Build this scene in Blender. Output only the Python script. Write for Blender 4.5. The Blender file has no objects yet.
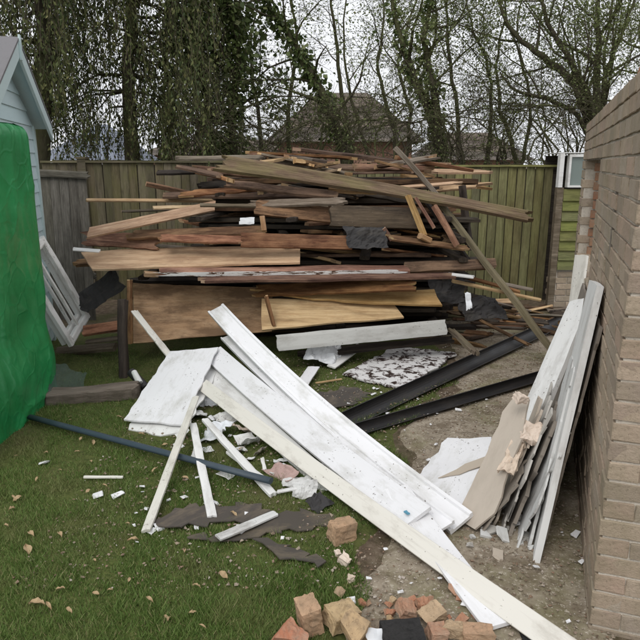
import bpy, bmesh, math, random
import numpy as np
from mathutils import Vector, Matrix, noise

random.seed(7)
R = math.radians
# ------------------------------------------------------------------ camera, sky, sun, exposure
H = 1.72
PITCH = R(13.7)
sc = bpy.context.scene
cam = bpy.data.cameras.new('camera')
cam.sensor_width = 36.0
cam.lens = 36.0
cam.clip_end = 2000
cam_o = bpy.data.objects.new('camera', cam)
cam_o.location = (0, 0, H)
cam_o.rotation_euler = (math.pi / 2 - PITCH, 0, 0)
sc.collection.objects.link(cam_o)
sc.camera = cam_o

SUN_EL, SUN_AZ = R(52), R(205)
world = bpy.data.worlds.new('World')
sc.world = world
world.use_nodes = True
wn = world.node_tree
wn.nodes.clear()
w_out = wn.nodes.new('ShaderNodeOutputWorld')
w_bg = wn.nodes.new('ShaderNodeBackground')
w_sky = wn.nodes.new('ShaderNodeTexSky')
w_sky.sky_type = 'NISHITA'
w_sky.sun_disc = False
w_sky.sun_elevation = SUN_EL
w_sky.sun_rotation = SUN_AZ
w_sky.air_density = 1.0
w_sky.dust_density = 6.0
w_sky.ozone_density = 1.0
w_hsv = wn.nodes.new('ShaderNodeHueSaturation')
w_hsv.inputs['Saturation'].default_value = 0.16
w_bg.inputs['Strength'].default_value = 0.12
wn.links.new(w_sky.outputs[0], w_hsv.inputs['Color'])
# overcast: the clear sky is almost wholly covered by an even pale cloud layer
w_mix = wn.nodes.new('ShaderNodeMix'); w_mix.data_type = 'RGBA'
w_mix.inputs[0].default_value = 0.85
w_mix.inputs[7].default_value = (5.7, 5.8, 6.05, 1)
wn.links.new(w_hsv.outputs[0], w_mix.inputs[6])
wn.links.new(w_mix.outputs[2], w_bg.inputs['Color'])
wn.links.new(w_bg.outputs[0], w_out.inputs[0])
sun = bpy.data.lights.new('sun', 'SUN')
sun.energy = 0.6
sun.angle = R(25)
sun.color = (1.0, 0.97, 0.93)
sun_o = bpy.data.objects.new('sun', sun)
sun_o.location = (-3, -5, 12)
# light travels from azimuth SUN_AZ (clockwise from +Y) at elevation SUN_EL
sd = Vector((math.sin(SUN_AZ) * math.cos(SUN_EL), math.cos(SUN_AZ) * math.cos(SUN_EL), math.sin(SUN_EL)))
sun_o.rotation_euler = (-sd).to_track_quat('-Z', 'Y').to_euler()
sc.collection.objects.link(sun_o)
sc.view_settings.view_transform = 'Standard'
sc.view_settings.look = 'None'
sc.view_settings.gamma = 1.0
sc.view_settings.exposure = 0.62
sc.cycles.max_bounces = 6

# ------------------------------------------------------------------ measuring helpers (photo pixel -> point in the place)
CP, SP = math.cos(PITCH), math.sin(PITCH)
def ray(px, py):
    x = (px - 320) / 640.0; u = (320 - py) / 640.0
    return Vector((x, CP + u * SP, u * CP - SP))
def at(px, py, Y):
    d = ray(px, py)
    return Vector((0, 0, H)) + d * (Y / d.y)
def gp(px, py, z=0.0):
    d = ray(px, py)
    return Vector((0, 0, H)) + d * ((z - H) / d.z)
def onplane(px, py, o, n):
    d = ray(px, py); c = Vector((0, 0, H))
    return c + d * ((o - c).dot(n) / d.dot(n))
def plane3(a, b, c):
    n = (b - a).cross(c - a).normalized()
    if n.z < 0: n = -n
    return a, n

# ------------------------------------------------------------------ object helpers
COL = sc.collection
def link(o, parent=None):
    COL.objects.link(o)
    if parent is not None: o.parent = parent
    return o
def meshobj(name, verts, faces, mat, parent=None, smooth=False):
    me = bpy.data.meshes.new(name)
    me.from_pydata([tuple(v) for v in verts], [], faces)
    me.update()
    if smooth:
        me.polygons.foreach_set('use_smooth', [True] * len(me.polygons))
    if mat: me.materials.append(M[mat] if isinstance(mat, str) else mat)
    o = bpy.data.objects.new(name, me)
    return link(o, parent)
def bmobj(name, bm, mat, parent=None, smooth=False):
    me = bpy.data.meshes.new(name)
    bmesh.ops.recalc_face_normals(bm, faces=bm.faces)
    bm.to_mesh(me); bm.free()
    if smooth: me.polygons.foreach_set('use_smooth', [True] * len(me.polygons))
    if mat: me.materials.append(M[mat])
    return link(bpy.data.objects.new(name, me), parent)
def tag(o, label, cat, group=None):
    o['label'] = label; o['category'] = cat
    if group: o['group'] = group
    return o
def empty(name, loc=(0, 0, 0), rz=0):
    o = bpy.data.objects.new(name, None)
    o.empty_display_size = 0.1
    o.location = loc; o.rotation_euler = (0, 0, rz)
    return link(o)
def structure(o): o['kind'] = 'structure'; return o
def stuff(o): o['kind'] = 'stuff'; return o
class MB:
    def __init__(s): s.v = []; s.f = []
    def box(s, x0, x1, y0, y1, z0, z1, mtx=None):
        b = len(s.v)
        for z in (z0, z1):
            for (x, y) in ((x0, y0), (x1, y0), (x1, y1), (x0, y1)):
                p = Vector((x, y, z))
                s.v.append(mtx @ p if mtx else p)
        for q in ((3, 2, 1, 0), (4, 5, 6, 7), (0, 1, 5, 4), (1, 2, 6, 5), (2, 3, 7, 6), (3, 0, 4, 7)):
            s.f.append([b + i for i in q])
        return s
    def tube(s, pts, radii, n=6, cap=True):
        pts = [Vector(p) for p in pts]
        b = len(s.v); m = len(pts)
        for i, p in enumerate(pts):
            d = (pts[min(i + 1, m - 1)] - pts[max(i - 1, 0)])
            if d.length < 1e-6: d = Vector((0, 0, 1))
            d.normalize()
            a = d.cross(Vector((0, 1, 0.1))) if abs(d.y) < 0.9 else d.cross(Vector((1, 0, 0)))
            a.normalize(); c = d.cross(a)
            r = radii[i] if hasattr(radii, '__len__') else radii
            for k in range(n):
                t = 2 * math.pi * k / n
                s.v.append(p + a * (r * math.cos(t)) + c * (r * math.sin(t)))
        for i in range(m - 1):
            for k in range(n):
                k2 = (k + 1) % n
                s.f.append([b + i * n + k, b + i * n + k2, b + (i + 1) * n + k2, b + (i + 1) * n + k])
        if cap:
            s.f.append([b + k for k in range(n)][::-1])
            s.f.append([b + (m - 1) * n + k for k in range(n)])
        return s
    def build(s, name, mat, parent=None, smooth=False):
        return meshobj(name, s.v, s.f, mat, parent, smooth)

# ------------------------------------------------------------------ materials
M = {}
class NT:
    def __init__(s, name):
        m = bpy.data.materials.new(name); m.use_nodes = True
        s.m = m; s.t = m.node_tree; s.b = s.t.nodes['Principled BSDF']
        M[name] = m
    def n(s, typ, **kw):
        nd = s.t.nodes.new(typ)
        for k, v in kw.items():
            if k in nd.inputs: nd.inputs[k].default_value = v
            else: setattr(nd, k, v)
        return nd
    def l(s, a, b): s.t.links.new(a, b)
    def coords(s, scale=(1, 1, 1), rnd=True, kind='Object'):
        tc = s.n('ShaderNodeTexCoord'); mp = s.n('ShaderNodeMapping'); mp.inputs['Scale'].default_value = scale
        if rnd:
            oi = s.n('ShaderNodeObjectInfo'); va = s.n('ShaderNodeVectorMath', operation='MULTIPLY_ADD')
            cb = s.n('ShaderNodeCombineXYZ')
            for i in range(3): s.l(oi.outputs['Random'], cb.inputs[i])
            va.inputs[1].default_value = (37.1, 53.7, 71.3)
            s.l(cb.outputs[0], va.inputs[0]); s.l(tc.outputs[kind], va.inputs[2])
            s.l(va.outputs[0], mp.inputs[0])
        else: s.l(tc.outputs[kind], mp.inputs[0])
        return mp.outputs[0]
    def noise(s, vec, scale, detail=4, rough=0.55, dist=0.0):
        nd = s.n('ShaderNodeTexNoise'); nd.inputs['Scale'].default_value = scale
        nd.inputs['Detail'].default_value = detail; nd.inputs['Roughness'].default_value = rough
        nd.inputs['Distortion'].default_value = dist
        s.l(vec, nd.inputs['Vector']); return nd.outputs['Fac']
    def ramp(s, fac, stops):
        r = s.n('ShaderNodeValToRGB'); e = r.color_ramp.elements
        while len(e) < len(stops): e.new(0.5)
        for i, (p, c) in enumerate(stops):
            e[i].position = p
            e[i].color = (c[0], c[1], c[2], 1) if hasattr(c, '__len__') else (c, c, c, 1)
        s.l(fac, r.inputs[0]); return r.outputs[0]
    def mix(s, fac, a, b, mode='MIX'):
        x = s.n('ShaderNodeMix', data_type='RGBA', blend_type=mode)
        if hasattr(fac, 'links'): s.l(fac, x.inputs[0])
        else: x.inputs[0].default_value = fac
        for sock, val in ((x.inputs[6], a), (x.inputs[7], b)):
            if hasattr(val, 'links'): s.l(val, sock)
            else: sock.default_value = (*val[:3], 1) if hasattr(val, '__len__') else (val, val, val, 1)
        return x.outputs[2]
    def vary(s, col, src, hue=0.02, sat=0.2, val=0.4):
        h = s.n('ShaderNodeHueSaturation')
        def mr(a, b, mul=1.0):
            m = s.n('ShaderNodeMath', operation='MULTIPLY'); m.inputs[1].default_value = mul; s.l(src, m.inputs[0])
            f = s.n('ShaderNodeMath', operation='FRACT'); s.l(m.outputs[0], f.inputs[0])
            r = s.n('ShaderNodeMapRange'); r.inputs['To Min'].default_value = a; r.inputs['To Max'].default_value = b
            s.l(f.outputs[0], r.inputs['Value']); return r.outputs[0]
        s.l(mr(0.5 - hue, 0.5 + hue, 7.31), h.inputs['Hue']); s.l(mr(1 - sat, 1 + sat, 3.7), h.inputs['Saturation'])
        s.l(mr(1 - val, 1 + val, 13.1), h.inputs['Value']); s.l(col, h.inputs['Color']); return h.outputs[0]
    def bump(s, h, strength=0.4, dist=0.01):
        b = s.n('ShaderNodeBump'); b.inputs['Strength'].default_value = strength; b.inputs['Distance'].default_value = dist
        s.l(h, b.inputs['Height']); s.l(b.outputs[0], s.b.inputs['Normal'])
    def out(s, col, rough=0.8, spec=0.3):
        if hasattr(col, 'links'): s.l(col, s.b.inputs['Base Color'])
        else: s.b.inputs['Base Color'].default_value = (*col, 1)
        if hasattr(rough, 'links'): s.l(rough, s.b.inputs['Roughness'])
        else: s.b.inputs['Roughness'].default_value = rough
        s.b.inputs['Specular IOR Level'].default_value = spec
        return s.m
def obj_random(n): return n.n('ShaderNodeObjectInfo').outputs['Random']
def island(n): return n.n('ShaderNodeNewGeometry').outputs['Random Per Island']

def wood(name, dark, mid, light, stain=None, stain_amt=0.5, rough=0.85, gs=16, bump=0.8, var=0.3, speck=None):
    n = NT(name)
    v = n.coords((0.9, gs, gs)); g = n.noise(v, 3.4, 8, 0.74, 0.7)
    v2 = n.coords((1, 2.5, 2.5)); big = n.noise(v2, 2.6, 6, 0.68)
    col = n.ramp(g, [(0.30, dark), (0.48, mid), (0.68, light)])
    if stain:
        f = n.ramp(big, [(0.44, 0.0), (0.60, stain_amt)])
        col = n.mix(f, col, stain)
    dk = n.ramp(n.noise(n.coords((0.6, 5, 5)), 3.1, 5, 0.7), [(0.50, 0.0), (0.72, 0.65)])
    col = n.mix(dk, col, tuple(c * 0.5 for c in dark))
    if speck:
        v3 = n.coords((1, 1.6, 1.6)); sp = n.noise(v3, 34, 4, 0.65)
        f = n.ramp(sp, [(0.68, 0.0), (0.74, 0.9)])
        col = n.mix(f, col, speck)
    col = n.vary(col, obj_random(n), 0.012, 0.15, var)
    n.bump(g, bump, 0.008)
    return n.out(col, rough, 0.25)
wood('wood_raw', (0.38, 0.22, 0.10), (0.56, 0.37, 0.20), (0.68, 0.49, 0.29), (0.30, 0.17, 0.085), 0.55, speck=(0.16, 0.09, 0.05), var=0.14)
wood('wood_ply', (0.30, 0.19, 0.11), (0.41, 0.275, 0.165), (0.52, 0.37, 0.235), (0.17, 0.11, 0.068), 0.85, gs=5, bump=0.3, speck=(0.10, 0.06, 0.035), var=0.06)
wood('wood_end', (0.34, 0.21, 0.11), (0.48, 0.32, 0.18), (0.58, 0.41, 0.25), (0.22, 0.13, 0.07), 0.5, gs=1, var=0.25)
wood('wood_brown', (0.035, 0.021, 0.013), (0.092, 0.055, 0.032), (0.21, 0.13, 0.075), (0.34, 0.21, 0.115), 0.5, speck=(0.32, 0.25, 0.18), var=0.45)
wood('wood_red', (0.05, 0.023, 0.013), (0.135, 0.062, 0.033), (0.28, 0.15, 0.085), (0.44, 0.25, 0.135), 0.5, var=0.45)
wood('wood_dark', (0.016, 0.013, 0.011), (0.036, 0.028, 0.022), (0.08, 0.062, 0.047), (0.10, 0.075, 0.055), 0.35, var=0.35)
wood('wood_beam', (0.025, 0.018, 0.013), (0.06, 0.042, 0.03), (0.12, 0.088, 0.062), (0.17, 0.12, 0.08), 0.4, speck=(0.35, 0.3, 0.25), var=0.1)
wood('wood_grey', (0.10, 0.08, 0.058), (0.19, 0.155, 0.118), (0.31, 0.26, 0.205), (0.10, 0.075, 0.05), 0.6, var=0.2)
wood('wood_lichen', (0.06, 0.04, 0.027), (0.135, 0.092, 0.064), (0.235, 0.172, 0.125), (0.22, 0.20, 0.09), 0.32, var=0.02)
wood('wood_pole', (0.10, 0.085, 0.045), (0.19, 0.16, 0.085), (0.29, 0.25, 0.15), (0.13, 0.105, 0.06), 0.5, var=0.1)
wood('fence_green', (0.115, 0.11, 0.05), (0.19, 0.18, 0.085), (0.27, 0.25, 0.125), (0.12, 0.095, 0.05), 0.55, gs=10, var=0.22)
wood('fence_brown', (0.070, 0.060, 0.035), (0.125, 0.105, 0.064), (0.185, 0.155, 0.098), (0.13, 0.125, 0.05), 0.5, gs=10, var=0.26)
wood('fence_weathered', (0.085, 0.077, 0.064), (0.16, 0.147, 0.122), (0.245, 0.228, 0.192), (0.06, 0.052, 0.042), 0.5, gs=14, var=0.2)
wood('lap_green', (0.105, 0.12, 0.04), (0.165, 0.175, 0.065), (0.23, 0.235, 0.09), (0.11, 0.10, 0.05), 0.5, gs=8, var=0.14)
wood('log_old', (0.10, 0.08, 0.062), (0.18, 0.15, 0.12), (0.26, 0.22, 0.18), (0.075, 0.07, 0.045), 0.6, gs=9, var=0.05)

def paint(name, base, dirt=(0.16, 0.12, 0.08), amt=0.5, rough=0.45, speck=True, var=0.05, spec=0.4, streak=0.25):
    n = NT(name)
    v = n.coords((1.2, 3, 3)); b = n.noise(v, 2.4, 7, 0.7)
    f = n.ramp(b, [(0.50, 0.0), (0.78, amt)])
    col = n.mix(f, base, dirt)
    if speck:
        v2 = n.coords((1, 1.3, 1.3)); sp = n.noise(v2, 55, 3, 0.6)
        clump = n.noise(v2, 4.0, 3, 0.6)
        ad = n.n('ShaderNodeMath', operation='MULTIPLY_ADD'); ad.inputs[1].default_value = 0.45; n.l(clump, ad.inputs[0]); n.l(sp, ad.inputs[2])
        f2 = n.ramp(ad.outputs[0], [(0.925, 0.0), (0.955, 0.85)])
        col = n.mix(f2, col, (0.09, 0.07, 0.05))
    if streak:
        v3 = n.coords((2, 30, 30)); st = n.noise(v3, 2.0, 4, 0.6)
        col = n.mix(n.ramp(st, [(0.56, 0.0), (0.8, streak)]), col, dirt)
    col = n.vary(col, obj_random(n), 0.004, 0.1, var)
    n.bump(b, 0.12, 0.004)
    return n.out(col, n.ramp(b, [(0.3, rough), (0.8, min(1, rough + 0.35))]), spec)
paint('white_pvc', (0.78, 0.78, 0.79), (0.30, 0.29, 0.22), amt=0.65, streak=0.16)
paint('white_paint', (0.72, 0.72, 0.70), amt=0.55, rough=0.6)
paint('white_dirty', (0.62, 0.62, 0.60), (0.10, 0.07, 0.05), amt=1.0, rough=0.7)
paint('cream_paint', (0.68, 0.66, 0.595), amt=0.6, rough=0.5)
paint('plaster_beige', (0.46, 0.40, 0.33), (0.30, 0.25, 0.2), amt=0.5, rough=0.9, speck=False)
paint('plaster_grey', (0.50, 0.48, 0.44), (0.12, 0.095, 0.075), amt=0.85, rough=0.9)
paint('plaster_dark', (0.24, 0.21, 0.175), (0.09, 0.072, 0.055), amt=0.9, rough=0.95)
paint('grey_paint', (0.50, 0.50, 0.47), (0.16, 0.13, 0.1), amt=0.6, rough=0.7)
paint('foam_peach', (0.66, 0.55, 0.45), (0.40, 0.29, 0.21), amt=0.6, rough=0.9)
paint('shed_paint', (0.55, 0.68, 0.70), (0.45, 0.56, 0.58), amt=0.35, rough=0.55, speck=False, var=0.03)
paint('shed_trim', (0.55, 0.66, 0.66), (0.42, 0.51, 0.51), amt=0.35, rough=0.5, speck=False, var=0.02)
paint('black_pvc', (0.022, 0.021, 0.022), (0.10, 0.085, 0.07), amt=0.42, rough=0.35, speck=False)
paint('blue_pvc', (0.032, 0.052, 0.070), (0.14, 0.15, 0.16), amt=0.35, rough=0.35, speck=False)
paint('felt', (0.045, 0.043, 0.043), (0.13, 0.115, 0.095), amt=0.75, rough=0.95)
paint('felt_lawn', (0.075, 0.065, 0.055), (0.22, 0.175, 0.12), amt=0.9, rough=0.95)
paint('foil_white', (0.74, 0.76, 0.78), (0.45, 0.45, 0.44), amt=0.4, rough=0.35, speck=False)
paint('roof_felt_grey', (0.19, 0.185, 0.19), (0.12, 0.115, 0.11), amt=0.7, rough=0.95, speck=False)
paint('frame_old', (0.78, 0.77, 0.74), (0.20, 0.17, 0.13), amt=0.9, rough=0.75)
paint('insulation_pink', (0.44, 0.30, 0.26), (0.25, 0.16, 0.13), amt=0.7, rough=0.95)

def bricky(name, cols, dirt, isl=True, amt=0.5, scale=9, algae=0):
    n = NT(name)
    v = n.coords((1, 1, 1), rnd=False); b = n.noise(v, scale, 6, 0.62); fine = n.noise(v, 45, 5, 0.7)
    src = island(n) if isl else obj_random(n)
    k = len(cols)
    ob = n.n('ShaderNodeMath', operation='FRACT')
    ad = n.n('ShaderNodeMath', operation='ADD'); n.l(src, ad.inputs[0]); n.l(obj_random(n), ad.inputs[1]); n.l(ad.outputs[0], ob.inputs[0])
    col = n.ramp(ob.outputs[0], [(i / (k - 1), c) for i, c in enumerate(cols)])
    col = n.mix(n.ramp(b, [(0.42, 0.0), (0.66, amt)]), col, dirt)
    col = n.mix(n.ramp(fine, [(0.34, 0.5), (0.46, 0.0)]), col, tuple(c * 0.6 for c in dirt))
    if algae:
        gp_ = n.n('ShaderNodeNewGeometry').outputs['Position']
        al = n.noise(gp_, 2.3, 6, 0.7)
        col = n.mix(n.ramp(al, [(0.46, 0.0), (0.66, algae)]), col, (0.21, 0.185, 0.115))
    pit = n.ramp(n.noise(v, 130, 3, 0.6), [(0.30, 0.55), (0.40, 0.0)])
    col = n.mix(pit, col, tuple(c * 0.45 for c in dirt))
    n.bump(fine, 0.9, 0.007)
    return n.out(col, 0.95, 0.15)
bricky('brick_buff', [(0.38, 0.30, 0.225), (0.47, 0.375, 0.285), (0.33, 0.275, 0.215), (0.44, 0.325, 0.25), (0.31, 0.25, 0.195), (0.41, 0.345, 0.275)], (0.33, 0.275, 0.195), amt=0.55, algae=0.55)
bricky('brick_orange', [(0.33, 0.15, 0.085), (0.30, 0.19, 0.12), (0.38, 0.20, 0.12)], (0.30, 0.24, 0.18), amt=0.8)
bricky('brick_rubble', [(0.47, 0.33, 0.19), (0.54, 0.40, 0.23), (0.48, 0.35, 0.23), (0.44, 0.27, 0.18), (0.52, 0.37, 0.22)], (0.27, 0.20, 0.13), amt=0.75, scale=16)
bricky('brick_red', [(0.42, 0.17, 0.10), (0.46, 0.22, 0.13), (0.40, 0.24, 0.16)], (0.40, 0.30, 0.22), amt=0.7, scale=16)
bricky('mortar', [(0.57, 0.52, 0.44), (0.54, 0.49, 0.42)], (0.40, 0.35, 0.28), amt=0.6, scale=6)
bricky('house_brick', [(0.26, 0.15, 0.11), (0.30, 0.18, 0.13)], (0.16, 0.10, 0.08), scale=3)
bricky('crumb', [(0.50, 0.45, 0.38), (0.26, 0.20, 0.14), (0.40, 0.34, 0.27), (0.18, 0.13, 0.09), (0.30, 0.20, 0.14), (0.58, 0.55, 0.50)], (0.2, 0.15, 0.1), amt=0.4)
bricky('coal_black', [(0.03, 0.03, 0.03), (0.045, 0.042, 0.04)], (0.02, 0.02, 0.02))

n = NT('soil'); v = n.coords(rnd=False)
a, b, c = n.noise(v, 1.7, 6, 0.65), n.noise(v, 14, 6, 0.7), n.noise(v, 90, 4, 0.7)
col = n.ramp(b, [(0.3, (0.062, 0.044, 0.03)), (0.5, (0.13, 0.096, 0.066)), (0.7, (0.21, 0.165, 0.12))])
col = n.mix(n.ramp(a, [(0.45, 0.0), (0.62, 0.75)]), col, (0.075, 0.08, 0.03))
col = n.mix(n.ramp(c, [(0.60, 0.0), (0.70, 0.75)]), col, (0.34, 0.28, 0.21))
n.bump(c, 0.8, 0.012); n.out(col, 0.95, 0.15)
n = NT('path'); v = n.coords(rnd=False)
a, b, c, d_ = n.noise(v, 1.9, 6, 0.65), n.noise(v, 7, 8, 0.75), n.noise(v, 60, 4, 0.7), n.noise(v, 24, 5, 0.7)
col = n.ramp(b, [(0.28, (0.16, 0.125, 0.09)), (0.46, (0.27, 0.225, 0.17)), (0.66, (0.37, 0.32, 0.25))])
col = n.mix(n.ramp(a, [(0.46, 0.0), (0.60, 0.6)]), col, (0.15, 0.145, 0.06))
col = n.mix(n.ramp(n.noise(v, 4.3, 6, 0.7), [(0.50, 0.0), (0.62, 0.65)]), col, (0.12, 0.09, 0.06))
col = n.mix(n.ramp(d_, [(0.36, 0.6), (0.44, 0.0)]), col, (0.09, 0.068, 0.045))
col = n.mix(n.ramp(c, [(0.57, 0.0), (0.64, 0.8)]), col, (0.50, 0.45, 0.37))
n.bump(d_, 0.6, 0.012); n.out(col, 0.95, 0.15)
n = NT('lawn'); v = n.coords(rnd=False)
a, b = n.noise(v, 2.2, 6, 0.65), n.noise(v, 40, 5, 0.7)
col = n.ramp(b, [(0.3, (0.04, 0.052, 0.016)), (0.6, (0.10, 0.115, 0.035))])
col = n.mix(n.ramp(a, [(0.5, 0.0), (0.72, 0.6)]), col, (0.12, 0.10, 0.05))
n.bump(b, 0.6, 0.01); n.out(col, 0.95, 0.15)
def leafmat(name, stops, hue=0.03, val=0.45, trans=0.25, rough=0.6, patch=None):
    n = NT(name)
    col = n.ramp(island(n), stops)
    if patch:
        v = n.coords(rnd=False); p = n.noise(v, 2.3, 5, 0.65)
        col = n.mix(n.ramp(p, [(0.50, 0.0), (0.68, 0.8)]), col, patch)
    n.out(col, rough, 0.3)
    if trans:
        tr = n.n('ShaderNodeBsdfTranslucent'); n.l(col, tr.inputs['Color'])
        mx = n.n('ShaderNodeMixShader'); mx.inputs[0].default_value = trans
        out = n.t.nodes['Material Output']
        n.l(n.b.outputs[0], mx.inputs[1]); n.l(tr.outputs[0], mx.inputs[2]); n.l(mx.outputs[0], out.inputs[0])
    return n.m
leafmat('grass', [(0.0, (0.07, 0.125, 0.024)), (0.5, (0.135, 0.215, 0.048)), (0.88, (0.20, 0.28, 0.08)), (0.97, (0.36, 0.31, 0.16))], patch=(0.24, 0.235, 0.10))
leafmat('leaf_ivy', [(0.0, (0.045, 0.07, 0.02)), (0.5, (0.10, 0.14, 0.04)), (0.9, (0.18, 0.22, 0.08)), (1.0, (0.24, 0.25, 0.11))], rough=0.45)
leafmat('leaf_cypress', [(0.0, (0.045, 0.065, 0.024)), (0.5, (0.10, 0.125, 0.042)), (0.85, (0.165, 0.18, 0.065)), (1.0, (0.22, 0.21, 0.09))], rough=0.7)
leafmat('leaf_bud', [(0.0, (0.09, 0.115, 0.035)), (0.6, (0.17, 0.205, 0.075)), (1.0, (0.26, 0.29, 0.13))], trans=0.35)
leafmat('leaf_dead', [(0.0, (0.25, 0.15, 0.07)), (0.5, (0.42, 0.30, 0.17)), (1.0, (0.52, 0.42, 0.27))], trans=0.1, rough=0.8)
n = NT('bark'); v = n.coords((3, 3, 0.8), rnd=True); b = n.noise(v, 7, 6, 0.65); a = n.noise(n.coords((1, 1, 0.5)), 1.6, 4, 0.6)
col = n.ramp(b, [(0.3, (0.04, 0.033, 0.025)), (0.6, (0.105, 0.09, 0.064)), (0.8, (0.17, 0.148, 0.108))])
col = n.mix(n.ramp(a, [(0.42, 0.0), (0.62, 0.75)]), col, (0.085, 0.095, 0.035))
n.bump(b, 0.8, 0.02); n.out(col, 0.95, 0.1)
n = NT('tarp'); v = n.coords(rnd=False)
w1 = n.n('ShaderNodeTexWave', wave_type='BANDS', bands_direction='Z'); w1.inputs['Scale'].default_value = 9; w1.inputs['Distortion'].default_value = 0.6; n.l(v, w1.inputs['Vector'])
w2 = n.n('ShaderNodeTexWave', wave_type='BANDS', bands_direction='Y'); w2.inputs['Scale'].default_value = 9; w2.inputs['Distortion'].default_value = 0.6; n.l(v, w2.inputs['Vector'])
a = n.noise(v, 3, 5, 0.6)
gr = n.mix(0.5, w1.outputs['Color'], w2.outputs['Color'])
col = n.ramp(a, [(0.3, (0.014, 0.18, 0.050)), (0.7, (0.026, 0.29, 0.090))])
col = n.mix(n.ramp(gr, [(0.7, 0.0), (0.98, 0.14)]), col, (0.05, 0.36, 0.15))
col = n.mix(n.ramp(n.noise(v, 6, 7, 0.75), [(0.52, 0.0), (0.75, 0.35)]), col, (0.10, 0.26, 0.12))
vo = n.n('ShaderNodeTexVoronoi', feature='DISTANCE_TO_EDGE'); vo.inputs['Scale'].default_value = 5.5
wv = n.n('ShaderNodeVectorMath', operation='MULTIPLY_ADD'); wv.inputs[1].default_value = (0.25, 0.25, 0.25)
nz = n.n('ShaderNodeTexNoise'); nz.inputs['Scale'].default_value = 4; n.l(v, nz.inputs['Vector']); n.l(nz.outputs['Color'], wv.inputs[0]); n.l(v, wv.inputs[2]); n.l(wv.outputs[0], vo.inputs['Vector'])
n.bump(n.ramp(vo.outputs['Distance'], [(0.0, 1.0), (0.10, 0.0)]), 0.30, 0.008); n.out(col, 0.34, 0.5)
n = NT('glass'); n.out((0.16, 0.20, 0.18), 0.08, 0.6)  # base colour lightened to carry the sky's reflection
n = NT('poly_clear'); n.out((0.75, 0.78, 0.78), 0.25, 0.5); n.b.inputs['Alpha'].default_value = 0.22
n = NT('house_tile'); v = n.coords(rnd=False)
col = n.ramp(n.noise(v, 3.0, 5, 0.7), [(0.3, (0.085, 0.070, 0.058)), (0.6, (0.13, 0.108, 0.088)), (0.8, (0.14, 0.13, 0.085))]); n.out(n.vary(col, island(n), 0.01, 0.2, 0.3), 0.9, 0.2)
n = NT('house_render'); n.out((0.62, 0.62, 0.62), 0.8, 0.2)
n = NT('slate'); n.out((0.17, 0.19, 0.23), 0.7, 0.3)
n = NT('flaked'); v = n.coords()
f = n.noise(v, 11, 7, 0.75, 0.5)
col = n.ramp(f, [(0.44, (0.035, 0.022, 0.018)), (0.47, (0.09, 0.06, 0.05)), (0.50, (0.66, 0.65, 0.64))])
n.bump(f, 0.5, 0.006); n.out(col, 0.85, 0.2)
n = NT('paint_flake'); v = n.coords((1, 3, 3)); f = n.noise(v, 9, 7, 0.75, 0.6)
col = n.ramp(f, [(0.42, (0.07, 0.04, 0.028)), (0.45, (0.22, 0.15, 0.1)), (0.48, (0.68, 0.67, 0.65))]); n.bump(f, 0.5, 0.004); n.out(col, 0.8, 0.2)
n = NT('blue_tape'); n.out((0.10, 0.30, 0.42), 0.4, 0.4)
n = NT('net'); n.out((0.10, 0.14, 0.12), 0.8, 0.2); n.b.inputs['Alpha'].default_value = 0.35
n = NT('concrete'); v = n.coords(); col = n.ramp(n.noise(v, 14, 6, 0.7), [(0.3, (0.13, 0.115, 0.095)), (0.7, (0.28, 0.25, 0.21))]); n.bump(n.noise(v, 60, 4, 0.7), 0.6, 0.006); n.out(col, 0.95, 0.15)

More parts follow.
